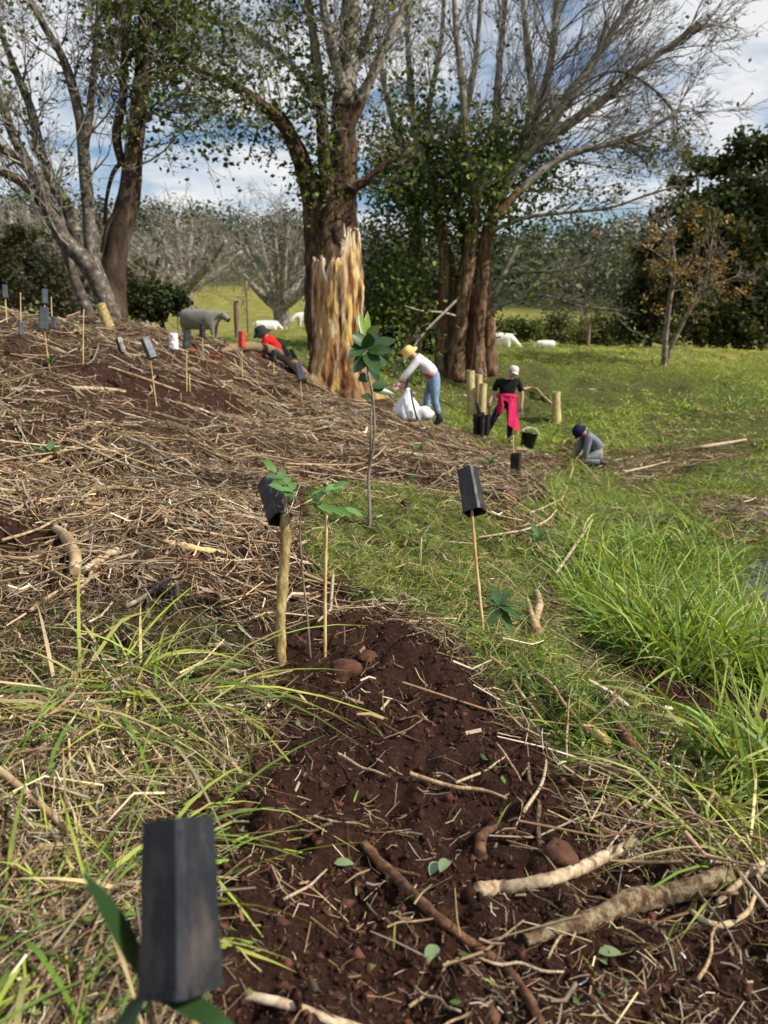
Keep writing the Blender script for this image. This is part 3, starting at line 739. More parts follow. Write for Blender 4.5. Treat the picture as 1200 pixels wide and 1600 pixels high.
E_ = t1.limb([(131, 230), (138, 190), (146, 120), (150, 60), (158, -40)], D + .3, [7, 6, 5, 4, 3])
F_ = t1.limb([(78, 330), (40, 290), (0, 268), (-60, 250)], D, [9, 7, 6, 4])
for lb, c, L in ((A, 16, 1.7), (A2, 12, 1.5), (B_, 14, 1.6), (C2, 14, 1.6), (E_, 8, 1.3), (F_, 8, 1.2)):
    t1.sprout(lb, c, L, 48, 0, (4, 3, 3), (0, 0, .1), .2, .3, .4, .55, .006)
t1.build('coral_tree', 'leaning pale lichen-speckled multi-stemmed tree with bare twigs on the slope crest', M_PALEBARK, M_GREYBARK)
t1.leaves(t1.tipcloud(1500, .14, None, (2, 3)), .085, FIGL, None, 'crown', FIGW)

# --- darker straight tree beside it
D = 13.8
t2 = Tree(at(178, 480, D) - np.array([0, 0, .3]))
A = t2.limb([(176, 500), (177, 425), (185, 370), (201, 308), (208, 243), (214, 190), (222, 120), (225, 50), (235, -40), (240, -130)], D, [22, 18, 17, 16, 13, 13, 11, 9, 7, 5])
B_ = t2.limb([(190, 255), (182, 210), (192, 150), (195, 90), (190, 20), (180, -60)], D, [6, 7, 6, 5, 4, 3])
C_ = t2.limb([(200, 310), (170, 350), (160, 395)], D - .2, [5, 4, 3], False)
G_ = t2.limb([(205, 245), (178, 270), (165, 330), (170, 370)], D, [5, 4, 3, 2], False)
for lb, c, L, tr in ((A, 26, 1.7, (0.03, 0, .04)), (B_, 12, 1.4, (0, 0, .1)), (A, 10, 1.9, (.12, -.02, -.02))):
    t2.sprout(lb, c, L, 55, 0, (4, 4, 3), tr, .2, .4, .4, .55, .006)
t2.build('straight_tree', 'dark straight trunked tree with sparse leaves behind the pale leaning tree', M_DARKBARK, M_DARKBARK)
t2.leaves(t2.tipcloud(3000, .2, lambda px, py: (px > 150) & (py < 290), (1, 2, 3)), .1, FIGL, None, 'crown', FIGW)

# --- central fig with two fused trunks
D = 16.5
t3 = Tree(at(520, 520, D) - np.array([0, 0, .2]))
A = t3.limb([(505, 545), (500, 480), (497, 420), (494, 360), (487, 300), (472, 252), (452, 205), (425, 160)], D, [24, 22, 19, 18, 17, 13, 9, 6])
B_ = t3.limb([(538, 545), (534, 480), (532, 420), (530, 350), (533, 290), (534, 235), (538, 170), (543, 100), (546, 20), (552, -80), (556, -180)], D + .1, [36, 31, 29, 27, 25, 21, 17, 14, 12, 9, 6])
B2 = t3.limb([(516, 540), (516, 460), (514, 380), (516, 330), (510, 270), (505, 220), (500, 150), (494, 90), (485, 20), (470, -70)], D - .1, [22, 21, 19, 17, 12, 9, 8, 7, 6, 4])
L1 = t3.limb([(470, 255), (448, 205), (412, 165), (360, 130), (310, 105), (262, 85)], D - .2, [10, 8, 7, 5, 4, 3], dd=-1.5)
L2 = t3.limb([(500, 170), (470, 120), (430, 80), (370, 45), (300, 15), (240, -10)], D + .3, [7, 6, 5, 4, 3, 2], dd=1)
R1 = t3.limb([(540, 215), (562, 160), (588, 105), (612, 50), (640, -10), (660, -80)], D, [9, 8, 7, 6, 5, 4])
R2 = t3.limb([(545, 120), (575, 60), (590, 0), (600, -80)], D + .4, [8, 7, 5, 4])
L3 = t3.limb([(536, 140), (515, 60), (505, 0), (500, -90)], D - .3, [8, 7, 6, 4])
R3 = t3.limb([(548, 296), (570, 284), (590, 266), (606, 252), (625, 250)], D - .2, [7, 6, 5, 4, 3])
for lb, c, L, tr in ((L1, 24, 1.6, (-.05, 0, .02)), (L2, 20, 1.7, (-.05, 0, .02)), (R1, 14, 1.5, (.03, 0, .1)), (R2, 10, 1.5, (0, 0, .1)), (L3, 10, 1.5, (0, 0, .1)), (B_, 14, 1.6, (0, 0, .08)), (A, 6, 1.2, (-.06, 0, 0)), (B2, 12, 1.4, (-.02, 0, .08)), (R3, 5, .8, (0, 0, 0))):
    t3.sprout(lb, c, L, 50, 0, (4, 4, 3), tr, .22, .45 if any(lb is q for q in (A, B_, B2)) else .2, .4, .55, .007)
t3.split_z = float(at(540, 150, 16.5)[2]); t3.build('fig_tree', 'tall brown double trunked fig with leafy side limb behind the broken stump', M_FIGSHADED, M_GREYBARK, 20, 3, .25)
t3.leaves(np.concatenate([t3.tipcloud(5200, .2, lambda px, py: (px < 490) & (py < 300), (1, 2, 3)), t3.tipcloud(1600, .2, lambda px, py: px > 470, (2, 3)),
                          at(500, 265, D - .4) + rng.standard_normal((380, 3)) * np.array([.3, .25, .55])]), .105, FIGL, None, 'crown', FIGW)

# --- fig clump with many stems and a sweeping bare crown
D = 20.0
t4 = Tree(at(725, 590, D) - np.array([0, 0, .1]))
stems = []
for pix, dd, rp in [([(689, 596), (690, 540), (692, 480), (694, 420), (690, 360), (672, 290), (650, 210), (640, 120), (635, 20), (625, -90)], 0, [15, 12, 11, 10, 9, 8, 6, 5, 4, 3]),
                    ([(712, 594), (716, 540), (722, 480), (730, 425), (738, 360), (742, 300), (728, 220), (722, 130), (712, 40), (705, -80)], -.4, [17, 13, 12, 12, 11, 10, 8, 6, 5, 3]),
                    ([(745, 592), (746, 530), (750, 470), (756, 410), (766, 350), (786, 290), (815, 235), (860, 190), (905, 130), (950, 60), (1000, -20)], -.2, [18, 14, 13, 13, 13, 13, 12, 9, 8, 6, 4]),
                    ([(766, 588), (764, 530), (760, 480), (757, 420), (762, 370), (782, 310), (810, 240), (840, 170), (862, 90), (870, 0), (875, -100)], .3, [16, 13, 12, 11, 10, 10, 9, 8, 6, 5, 4]),
                    ([(735, 588), (737, 520), (735, 450), (728, 390), (715, 310), (712, 230), (735, 140), (748, 50), (752, -60)], 1.0, [12, 10, 10, 9, 8, 7, 6, 4, 3]),
                    ([(700, 590), (705, 530), (712, 470), (700, 400), (680, 330), (665, 260), (670, 170), (690, 60), (695, -50)], .8, [13, 11, 10, 10, 9, 7, 5, 4, 3]),
                    ([(640, 585), (650, 500), (652, 430), (648, 360), (640, 290), (625, 220), (600, 130), (590, 40)], 1.6, [17, 14, 13, 12, 10, 8, 5, 3])]:
    stems.append(t4.limb(pix, D + dd, [q * .82 for q in rp]))
subs = [t4.limb([(790, 285), (840, 225), (895, 190), (950, 150), (1000, 105), (1050, 70), (1090, 40)], D - .3, [10, 8, 7, 6, 5, 4, 3]),
        t4.limb([(770, 345), (820, 290), (880, 245), (950, 225), (1010, 205), (1070, 165)], D - .8, [7, 6, 5, 4, 3, 2]),
        t4.limb([(905, 130), (960, 110), (1010, 130), (1045, 165), (1060, 195)], D - .5, [3, 2.6, 2.2, 1.8, 1.2], False),
        t4.limb([(765, 360), (820, 340), (880, 332), (950, 325), (1010, 305), (1060, 290)], D - .6, [4.5, 3.6, 3, 2.4, 2, 1.2], False),
        t4.limb([(768, 485), (800, 470), (850, 462), (905, 478), (965, 484)], D - .6, [4.5, 3.4, 2.6, 2, 1.2], False, dd=-1.5),
        t4.limb([(772, 470), (790, 430), (830, 425), (890, 420), (960, 395)], D - .5, [4.5, 3.4, 2.6, 2, 1.2], False, dd=-1.5),
        t4.limb([(775, 455), (800, 400), (815, 370)], D - .8, [5, 4, 3], False),
        t4.limb([(716, 466), (690, 492), (662, 520), (640, 552), (622, 580), (606, 588)], D - .5, [3.5, 3, 2.6, 2.2, 1.8, 1.2], False, dd=-3),
        t4.limb([(716, 495), (690, 488), (660, 486), (632, 478)], D - .4, [2.2, 1.8, 1.4, .9], False, dd=-2),
        t4.limb([(820, 230), (830, 160), (825, 80), (815, -20)], D, [7, 6, 5, 3]), t4.limb([(786, 290), (775, 200), (780, 110), (790, 0)], D + .3, [7, 6, 5, 3])]
for lb, c, L, tr, kk in [(stems[2], 34, 2.6, (.07, 0, .06), (5, 4, 3)), (stems[3], 24, 2.3, (.05, 0, .08), (5, 4, 2)), (subs[0], 26, 1.9, (.06, 0, .03), (5, 3, 3)), (subs[1], 22, 1.9, (.06, 0, .02), (5, 4, 3)),
                         (stems[0], 22, 1.9, (-.02, 0, .07), (4, 4, 3)), (stems[1], 22, 2.0, (0, 0, .08), (4, 4, 3)), (stems[4], 14, 1.9, (0, 0, .08), (4, 3, 2)), (stems[5], 16, 1.8, (-.03, 0, .06), (4, 4, 2)), (stems[6], 14, 1.7, (-.05, 0, .03), (4, 4, 2)),
                         (subs[2], 20, 1.0, (.03, 0, -.06), (4, 3)), (subs[3], 16, 1.3, (.06, 0, 0), (4, 3)), (subs[4], 16, .9, (.06, 0, -.02), (3, 2)), (subs[5], 16, .9, (.06, 0, 0), (3, 2)), (subs[7], 10, .7, (-.05, 0, 0), (3, 2)),
                         (subs[9], 12, 1.7, (.03, 0, .08), (5, 3, 2)), (subs[10], 12, 1.7, (0, 0, .08), (5, 3, 2))]:
    t4.sprout(lb, c, L, 34, 0, kk, tr, .15, .3 if any(lb is q for q in subs) else .42, .4, .56, .0075)
t4.split_z = float(at(760, 300, 20)[2]); t4.build('fig_clump', 'clump of brown fig stems with dark leaves low down and sweeping bare branches above', M_FIGBARK, M_GREYBARK, 14, 3, .2)
lowp = t4.tipcloud(9000, .3, lambda px, py: (py > 170) & (px < 850) & (rng.random(len(px)) < np.clip((py - 130) / 180, .12, 1)), (0, 1, 2, 3))
blob = []
for (bx_, by_, sx, sy, nn) in [(610, 300, 45, 50, 800), (600, 400, 40, 60, 1100), (680, 250, 50, 40, 700), (680, 340, 50, 45, 1000), (760, 260, 45, 35, 600), (800, 330, 50, 35, 600), (740, 400, 50, 40, 1000), (590, 470, 40, 45, 1200), (640, 450, 40, 50, 1000), (860, 290, 45, 30, 500), (640, 160, 40, 45, 500)]:
    c = at(bx_, by_, D + random.uniform(-.8, 1.5))
    blob.append(c + rng.standard_normal((nn, 3)) * np.array([sx * D / FPX, .9, sy * D / FPX]) * .62)
t4.leaves(np.concatenate([lowp] + blob), .125, FIGL, None, 'crown', FIGW)
t4.leaves(np.concatenate([t4.tipcloud(1400, .15, lambda px, py: (px > 800) & (py > 220), (1, 2, 3)), t4.tipcloud(700, .15, lambda px, py: (py < 230), (2, 3))]), .1, [(.12, .12, .045), (.2, .17, .06), (.08, .1, .03)], None, 'sparse_leaves')

# --- young tree with brown leaves on the mound
D = 24.0
p0 = hit(1037, 572); D = float(p0[1]); t5 = Tree(p0)
A = t5.limb([(1037, 576), (1040, 530), (1045, 480), (1053, 430), (1052, 390), (1044, 350), (1040, 315)], D, [5, 4, 3.6, 3.2, 2.4, 1.8, 1])
B_ = t5.limb([(1038, 574), (1052, 535), (1075, 490), (1100, 447), (1108, 400), (1116, 350)], D + .1, [4.5, 3.4, 3, 2.6, 2, 1.2])
C_ = t5.limb([(1098, 450), (1130, 440), (1155, 430)], D, [2, 1.5, 1], False); E_ = t5.limb([(1050, 415), (1025, 395), (1000, 380)], D, [2, 1.6, 1], False)
for lb, c in ((A, 18), (B_, 20), (C_, 6), (E_, 5)): t5.sprout(lb, c, 1.1, 50, 0, (4, 3), (0, 0, .06), .2, .4, .45, .55, .009)
t5.build('young_tree', 'slender forked young tree with withered brown leaves standing on the grassy mound', M_TWIG, M_TWIG, 9, 3)
cl = []
for k in range(46):
    u = (rng.random() * 2 - 1); px_ = 1085 + 75 * u + rng.normal() * 14; py_ = 420 + rng.normal() * 42
    if rng.random() < .35: px_ = 1050 + rng.normal() * 35; py_ = 370 + rng.normal() * 30
    cl.append(at(px_, py_, D + rng.normal() * .6) + rng.standard_normal((26, 3)) * .1)
t5.leaves(np.concatenate(cl), .11, [(.28, .16, .06), (.36, .22, .09), (.2, .13, .06), (.16, .15, .05)], None, 'crown')

# --- bare grey trees in the pasture
def bare(px, py, D, hpx, wpx, label, seed):
    random.seed(seed); base = at(px, py, D); t = Tree(base - np.array([0, 0, .3]))
    s = D / FPX
    t.limb([(px, py + 12), (px + 1, py - hpx * .1), (px - 1, py - hpx * .22)], D, [15, 12, 11])
    for k in range(8):
        f = (k + .5) / 8 * 2 - 1; e = 1 - .45 * abs(f)
        lb = t.limb([(px - 1, py - hpx * .16), (px + f * wpx * .25, py - hpx * .38 * e), (px + f * wpx * .6, py - hpx * .66 * e), (px + f * wpx * .9, py - hpx * .95 * e)], D, [8, 6, 4, 2], dd=random.uniform(-2.5, 2.5))
        t.sprout(lb, 10, hpx * s * .42, 48, 0, (4, 3, 2), (0, 0, .03), .22, .25, .4, .55, .013)
    t.build('bare_tree', label, M_GREYBARK, M_GREYBARK, 9, 3)
    return t
bare(288, 478, 36, 150, 115, 'bare pale branched tree standing left in the pasture beside the grey cow', 5)
bare(438, 512, 40, 190, 100, 'bare grey tree with forked trunk in the pasture near the white cow', 6)
random.seed(3)
bare(95, 498, 22, 130, 90, 'low bare twiggy scrub tree between the stems of the leaning tree', 9)
bare(225, 495, 30, 120, 70, 'low bare twiggy tree behind the dark straight trunk', 10)
bt = bare(30, 500, 24, 190, 130, 'bare tangled grey tree standing among the scrub at the slope crest', 8)

# --- foliage trees: clumped crowns with gaps
def leafy(name, label, px, py, D, crown, leaf, pal, n, trunk_r=.2, group=None, wts=None, seed=1, cat='tree', mat=None, sink=0):
    """crown: list of (px, py, rx, ry) clump ellipses in photo px at distance D"""
    rs = np.random.default_rng(seed); s = D / FPX
    base = at(px, py, D); base[2] = float(H(base[0], base[1])) - sink
    rt = root(name, label, cat, base, 0, group)
    mb = MB(); P = []
    tot = sum(c[2] * c[3] for c in crown)
    top = min(c[1] for c in crown)
    tp = at(px, top + 10, D) - base
    V, F = tube1([(0, 0, -.2), tp * .35 + np.array([.1, 0, 0]), tp * .7, tp * .95], [trunk_r, trunk_r * .8, trunk_r * .5, trunk_r * .15], 8, 12); mb.add(V, F)
    for (cx, cy, rx, ry) in crown:
        c = at(cx, cy, D + rs.uniform(-1, 1) * rx * s * .8); m_ = max(5, int(30 * rx * ry / tot * 2))
        q0 = tp * .45 * rs.uniform(.6, 1.4)
        V, F = tube1([q0, (q0 + (c - base)) * .5 + np.array([0, 0, .05]), c - base], [trunk_r * .4, trunk_r * .25, trunk_r * .08], 5, 6); mb.add(V, F)
        cc = rs.standard_normal((m_, 3)); cc = cc / np.linalg.norm(cc, axis=1, keepdims=True) * rs.random((m_, 1)) ** .45
        cc = c + cc * np.array([rx * s, rx * s * .8, ry * s])
        k = max(30, int(n * rx * ry / tot)); i = rs.integers(0, m_, k)
        sc_ = np.minimum(rx, ry) * s * rs.uniform(.2, .42, (m_, 1))
        P.append(cc[i] + rs.standard_normal((k, 3)) * sc_[i])
    link('trunk', mb.mesh('trunk', True, False), M_DARKBARK, rt)
    P = np.concatenate(P) - base
    V, F, C = leafcards(P, leaf, pal, wts)
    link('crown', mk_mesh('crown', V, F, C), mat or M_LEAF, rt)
    return rt
DKL = [(.02, .032, .011), (.033, .05, .016), (.055, .075, .022), (.075, .085, .03)]
SCRUB = [(.11, .1, .055), (.15, .13, .075), (.09, .095, .04), (.07, .08, .03)]
OLV = [(.05, .06, .018), (.08, .09, .026), (.11, .11, .035), (.035, .045, .015)]
leafy('tall_tree', 'tall dark evergreen with open rounded top above the other trees on the right', 1150, 540, 52, [(1150, 240, 30, 22), (1185, 250, 32, 40), (1120, 262, 24, 18), (1150, 290, 40, 25), (1200, 310, 40, 30), (1110, 300, 22, 18), (1160, 340, 50, 30), (1190, 400, 40, 40)], .34, DKL, 9000, .3, seed=2)
leafy('tall_tree', 'dark evergreen with a broad lower crown beside the tallest evergreen', 1090, 540, 49, [(1092, 255, 26, 16), (1075, 285, 22, 14), (1070, 330, 40, 25), (1110, 340, 45, 30), (1060, 380, 40, 30), (1100, 410, 50, 40), (1060, 450, 50, 40), (1120, 470, 50, 40)], .32, DKL, 11000, .28, seed=3)
leafy('tall_tree', 'olive brown evergreen behind the withered young tree', 1130, 540, 46, [(1140, 370, 40, 26), (1100, 350, 32, 22), (1150, 430, 45, 35), (1180, 470, 50, 40), (1120, 500, 55, 35), (1090, 480, 40, 40), (1160, 515, 60, 25)], .3, OLV, 9000, .25, seed=4)
leafy('tall_tree', 'dense dark evergreen filling the edge of the wood by the fence line', 1215, 545, 47, [(1240, 300, 50, 40), (1230, 380, 55, 45), (1215, 460, 50, 45), (1205, 515, 55, 30), (1270, 440, 50, 60)], .32, DKL, 8000, .3, seed=5)
leafy('tall_tree', 'dark green tree between hill and withered young tree', 1015, 535, 55, [(1010, 400, 26, 22), (1030, 430, 35, 25), (1000, 455, 35, 30), (1020, 490, 45, 35), (990, 510, 40, 25)], .3, [(.035, .05, .016), (.055, .075, .02), (.08, .1, .028)], 7000, .2, seed=6)
for k, (px_, w_, top_) in enumerate([(830, 30, 492), (870, 32, 486), (905, 30, 500), (945, 36, 490), (980, 32, 500), (1040, 40, 505), (795, 28, 495)]):
    leafy('hedge_shrub', ['mid green rounded shrub along the far field edge', 'olive shrub along the far field edge'][k % 2], px_, 532, 62 + 3 * (k % 3), [(px_, top_ + 18, w_ * .75, 18), (px_ - 12, top_ + 38, w_, 20), (px_ + 12, top_ + 50, w_, 14)], .3,
          [[(.07, .1, .024), (.11, .145, .034), (.155, .18, .044)], [(.085, .1, .035), (.12, .13, .045), (.15, .15, .055)]][k % 2], 2600, .12, 'shrubs along the far field edge', seed=20 + k, cat='shrub')
for k, (px_, py_, D_, cr_, pal_, lab) in enumerate([
        (250, 500, 27, [(250, 462, 26, 18), (235, 480, 28, 16), (275, 474, 20, 14)], DKL, 'dark evergreen shrub at the foot of the bare pale tree'),
        (60, 500, 20, [(40, 410, 40, 35), (90, 430, 36, 30), (20, 455, 40, 30), (80, 468, 40, 22), (55, 365, 28, 16)], SCRUB, 'olive scrub thicket behind the leaning pale tree'),
        (215, 500, 30, [(215, 430, 20, 22), (225, 455, 22, 20), (205, 475, 24, 16)], SCRUB, 'olive shrub behind the dark straight tree'),
        (-20, 500, 18, [(-30, 390, 45, 40), (-10, 450, 40, 35), (20, 360, 20, 16)], SCRUB, 'olive scrub at the far end of the crest'),
        (130, 500, 26, [(130, 445, 30, 22), (160, 468, 30, 20), (110, 475, 30, 18)], SCRUB, 'dark scrub seen between the stems of the leaning tree'),
        (600, 560, 24, [(590, 480, 40, 45), (640, 500, 40, 45), (610, 540, 45, 30), (575, 540, 30, 30), (660, 540, 40, 30)], [(.012, .018, .007), (.02, .03, .011), (.032, .045, .014)], 'dense shrub behind the fig stems with shade put into its near-black leaves'),  # near-black leaf colours carry the shade under the figs
        (690, 560, 25, [(690, 470, 45, 45), (740, 490, 40, 45), (700, 530, 50, 30), (650, 450, 35, 30), (730, 450, 40, 30)], [(.012, .018, .007), (.02, .03, .011), (.032, .045, .014)], 'dense shrub closing the gaps between the fig stems, leaves coloured as shade')]):  # shade between the stems painted into these leaf colours too
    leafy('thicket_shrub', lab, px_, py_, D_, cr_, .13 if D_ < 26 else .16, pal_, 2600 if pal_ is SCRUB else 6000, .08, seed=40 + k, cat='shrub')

# --- wooded hill: a far mass of crowns
def hill_wood():
    n = 1000
    th = rng.uniform(-.75, .75, n); r = rng.uniform(125, 330, n) ; x = r * np.sin(th); y = r * np.cos(th); z = H(x, y)
    keep = ~((th < -.08) & (th > -.24) & (r < 165)); x, y, z, r = x[keep], y[keep], z[keep], r[keep]; n = len(x)
    hgt = rng.uniform(6, 12, n); m_ = 90
    c = rng.standard_normal((n, m_, 3)); c = c / np.linalg.norm(c, axis=2, keepdims=True) * rng.random((n, m_, 1)) ** .4
    c = c * np.stack([hgt * .42, hgt * .42, hgt * .55], -1)[:, None] + np.stack([x, y, z + hgt * .5], -1)[:, None]
    tone = pick([(.05, .066, .042), (.068, .084, .05), (.088, .098, .06), (.038, .052, .034), (.11, .115, .08)], n, None, .3)  # lightened, greyed greens: distance haze painted into the crowns
    P = c.reshape(-1, 3); V, F, _ = leafcards(P, .95, [(1, 1, 1)])
    C = np.repeat(np.repeat(tone, m_, 0) * (1 + .2 * rng.standard_normal((len(P), 1))), 4, 0).clip(.01, .3)
    o = link('hill_wood', mk_mesh('hill_wood', V, F, C), M_LEAF)
    tag(o, 'distant wood covering the hills, haze put into its grey green leaf colours', 'wood', kind='stuff')
hill_wood()

# ================================================================== objects
M_BAMBOO = m_noise('bamboo', [(.3, (.33, .2, .07)), (.55, (.5, .34, .13)), (.8, (.6, .46, .22))], 6, .5, (8, 8, 1), b_str=.2, b_dist=.001, spec=.4)
M_BARKSTICK = m_noise('mossy_stick_bark', [(.3, (.14, .1, .035)), (.5, (.30, .22, .08)), (.7, (.44, .34, .16)), (.85, (.5, .42, .24))], 30, .8, (2, 2, .6), b_str=.8, b_dist=.004)
M_PALESTICK = m_noise('pale_branch_bark', [(.28, (.16, .1, .055)), (.5, (.4, .29, .18)), (.68, (.56, .45, .31)), (.85, (.66, .58, .46))], 40, .8, b_str=.6, b_dist=.003)
M_LOGBARK = m_noise('log_bark', [(.28, (.045, .026, .015)), (.45, (.17, .1, .05)), (.58, (.3, .21, .11)), (.7, (.46, .39, .25)), (.8, (.2, .13, .07))], 60, .9, b_str=1.0, b_dist=.01, detail=9)
M_ROOT = m_noise('red_root', [(.3, (.045, .02, .011)), (.55, (.13, .062, .032)), (.8, (.24, .13, .07))], 50, .9, b_str=1.0, b_dist=.004)
M_DRYSTICK = m_noise('dry_stick', [(.3, (.17, .1, .05)), (.55, (.37, .25, .135)), (.8, (.58, .46, .3))], 14, .85, b_str=.5, b_dist=.004)
M_CUT = m_noise('cut_wood', [(.3, (.5, .3, .1)), (.6, (.66, .46, .2)), (.85, (.72, .6, .36))], 12, .75, b_str=.3)
M_STUMPWOOD = m_noise('peeled_stem', [(.3, (.26, .19, .075)), (.55, (.46, .36, .17)), (.8, (.58, .49, .29))], 8, .8, (3, 3, .4), b_str=.5)
M_POST = m_noise('fence_post', [(.3, (.1, .065, .04)), (.6, (.24, .17, .11)), (.85, (.36, .29, .2))], 6, .9, (3, 3, .4), b_str=.6)
M_CLOD = m_noise('clod_soil', [(.3, (.05, .023, .013)), (.6, (.1, .045, .026)), (.85, (.15, .07, .04))], 20, .95, b_str=.6, b_dist=.006, b_scale=90)
def pot_mat(name, c, dirt=(.12, .07, .045), k=.62):
    m, nt, b = mat_new(name); v = objvec(nt)
    f = noise(nt, 26, 9, .75, objvec(nt, (1.3, 1.3, .5))); f2 = noise(nt, 120, 4, .6, v)
    lk(nt, mixc(nt, ramp(nt, f, [(k - .12, (0, 0, 0)), (k + .2, (.85, .85, .85))]), c, dirt), b.inputs['Base Color'])
    lk(nt, ramp(nt, f, [(.4, (.32, .32, .32)), (.7, (.7, .7, .7))]), b.inputs['Roughness'])
    bump(nt, f2, .12, .001, b); return m
M_POT = pot_mat('black_plastic', (.012, .012, .014)); M_POTD = pot_mat('dusty_black_plastic', (.015, .017, .022), (.1, .07, .05), .6)
M_POTG = pot_mat('faded_plastic', (.05, .06, .08), (.1, .09, .085), .6); M_POTR = pot_mat('red_plastic', (.5, .035, .02), (.4, .18, .12), .66)

def rot_to(d):
    return Vector(tuple(d)).to_track_quat('Z', 'Y')
def make_pot(label, p, up=(0, 0, 1), spin=0., s=1.0, mat=None, group='seedling pots upturned on stakes', inverted=True, name='seedling_pot'):
    """square tapered nursery tube; p = its open rim centre, up = towards its base when upturned"""
    mat = mat or M_POT; L = .144 * s; a = .0285 * s; b_ = .0262 * s
    rt = root(name, label, 'pot', tuple(p), 0, group)
    rt.rotation_mode = 'QUATERNION'; rt.rotation_quaternion = rot_to(up) @ Matrix.Rotation(spin, 4, 'Z').to_quaternion()
    def ringpts(h, z, ch=.22):
        c = h * (1 - ch); return [(h, -c, z), (h, c, z), (c, h, z), (-c, h, z), (-h, c, z), (-h, -c, z), (-c, -h, z), (c, -h, z)]
    zs = np.linspace(0, L, 7); out = []
    for z in zs: out += ringpts(a + (b_ - a) * z / L + .0006 * s * math.sin(z * 90), z)
    for z in zs[::-1]: out += ringpts((a + (b_ - a) * z / L) * .93, z * .985 + .0001)
    V = np.array(out); K = 14; k = np.arange(K - 1)[:, None] * 8; j = np.arange(8)[None]
    F = np.stack([k + j, k + (j + 1) % 8, k + 8 + (j + 1) % 8, k + 8 + j], -1).reshape(-1, 4)
    last = (K - 1) * 8; F = np.vstack([F, np.stack([last + np.arange(8), last + (np.arange(8) + 1) % 8, (np.arange(8) + 1) % 8, np.arange(8)], -1)])
    link('wall', mk_mesh('wall', V, F, None, False), mat, rt)
    mb = MB()
    for sx, sy in ((1, .2), (.2, 1)):
        mb.add(*box(0, 0, L - .009 * s, b_ * 1.8 * sx, b_ * 1.8 * sy, .003 * s))
    for q in (-1, 1):
        mb.add(*box(q * b_ * .78, 0, L - .0125 * s, b_ * .3, b_ * 1.8, .003 * s)); mb.add(*box(0, q * b_ * .78, L - .0165 * s, b_ * 1.8, b_ * .3, .003 * s))
    link('base_ribs', mb.mesh('base_ribs', False, False), mat, rt)
    mb = MB()
    for (q, w) in (((1, 0), 0), ((-1, 0), 0), ((0, 1), 1), ((0, -1), 1)):
        mb.add(*box(q[0] * (a + .0012 * s), q[1] * (a + .0012 * s), .004 * s, (.0024 * s if w == 0 else a * 1.5), (a * 1.5 if w == 0 else .0024 * s), .007 * s))
    link('rim', mb.mesh('rim', False, False), mat, rt)
    return rt
def make_stake(label, base, top, r=.004, mat=None, group='bamboo stakes', name='bamboo_stake', cat='stake'):
    base = np.asarray(base, float); top = np.asarray(top, float); v = top - base; L = np.linalg.norm(v)
    n = 22; t = np.linspace(-.12 / max(L, .2), 1, n); side = np.cross(v / L, (0, 1, 0)) * .006 * L
    P = v[None] * t[:, None] + side[None] * np.sin(t * 3.0)[:, None]
    rr = np.full(n, r) * (1.05 - .15 * t); rr[4::6] *= 1.22
    V, F = tube1(P, rr, 8)
    o = link(name, mk_mesh(name, V, F), mat or M_BAMBOO, None, tuple(base)); return tag(o, label, cat, group)
def leaf_blade(p, d, L, W, up=(0, 0, 1), droop=.3, fold=.25, n=7):
    p = np.asarray(p, float); d = unit(np.asarray(d, float)); s = unit(np.cross(d, np.asarray(up, float))); u = np.cross(s, d)
    t = np.linspace(0, 1, n); w = W * np.sin(np.pi * np.clip(t, 0, 1) ** .8) ** .8 * .5 + .0006
    c = p + d * (t * L)[:, None] - np.array([0, 0, 1]) * (droop * L * t ** 2)[:, None]
    V = np.concatenate([c - s * w[:, None] + u * (w * fold)[:, None], c, c + s * w[:, None] + u * (w * fold)[:, None]])
    i = np.arange(n - 1)
    F = np.concatenate([np.stack([i, i + 1, n + i + 1, n + i], -1), np.stack([n + i, n + i + 1, 2 * n + i + 1, 2 * n + i], -1)])
    return V, F
def add_leaf(parent, p, d, L, W, c, droop=.3, mat=None, **k):
    V, F = leaf_blade(p, d, L, W, droop=droop, **k)
    return link('leaf', mk_mesh('leaf', V, F, np.broadcast_to(np.array(c) * random.uniform(.8, 1.2), (len(V), 3))), mat or M_GLOSSLEAF, parent)

# ---------- upturned pots near the camera
def P_opt(px, py, dep): return CAM + ray(px, py) * dep
# nearest pot
p = P_opt(283, 1552, .61); top = P_opt(279, 1292, .655)
make_pot('dusty black pot upturned on a stake, large and blurred at the grass edge', p, unit(top - p), R(52), .9, M_POTD)
make_stake('bamboo stake carrying the large blurred dusty pot', ground(p[0] + .01, p[1] + .02), p + unit(top - p) * .1, .0042)
rt = root('seedling', 'seedling with long dark strap leaf beside the large blurred pot', 'seedling', tuple(ground(p[0] - .05, p[1] + .03)))
b0 = np.array(rt.location)
hgt = p[2] - b0[2]
st_ = [(0, 0, -.02), (.01, 0, hgt * .5), (.015, -.005, hgt * .95)]
V, F = tube1(st_, [.004, .0035, .002], 6, 10); link('stem', mk_mesh('stem', V, F), M_TWIG, rt)
for (e, L_, W_) in (((120, 1365), .13, .022), ((205, 1640), .1, .016), ((330, 1630), .1, .02)):
    q = P_opt(*e, .62) - b0; add_leaf(rt, st_[2], q - np.array(st_[2]) + np.array([0, 0, .03]), L_, W_, (.03, .07, .022), .12)

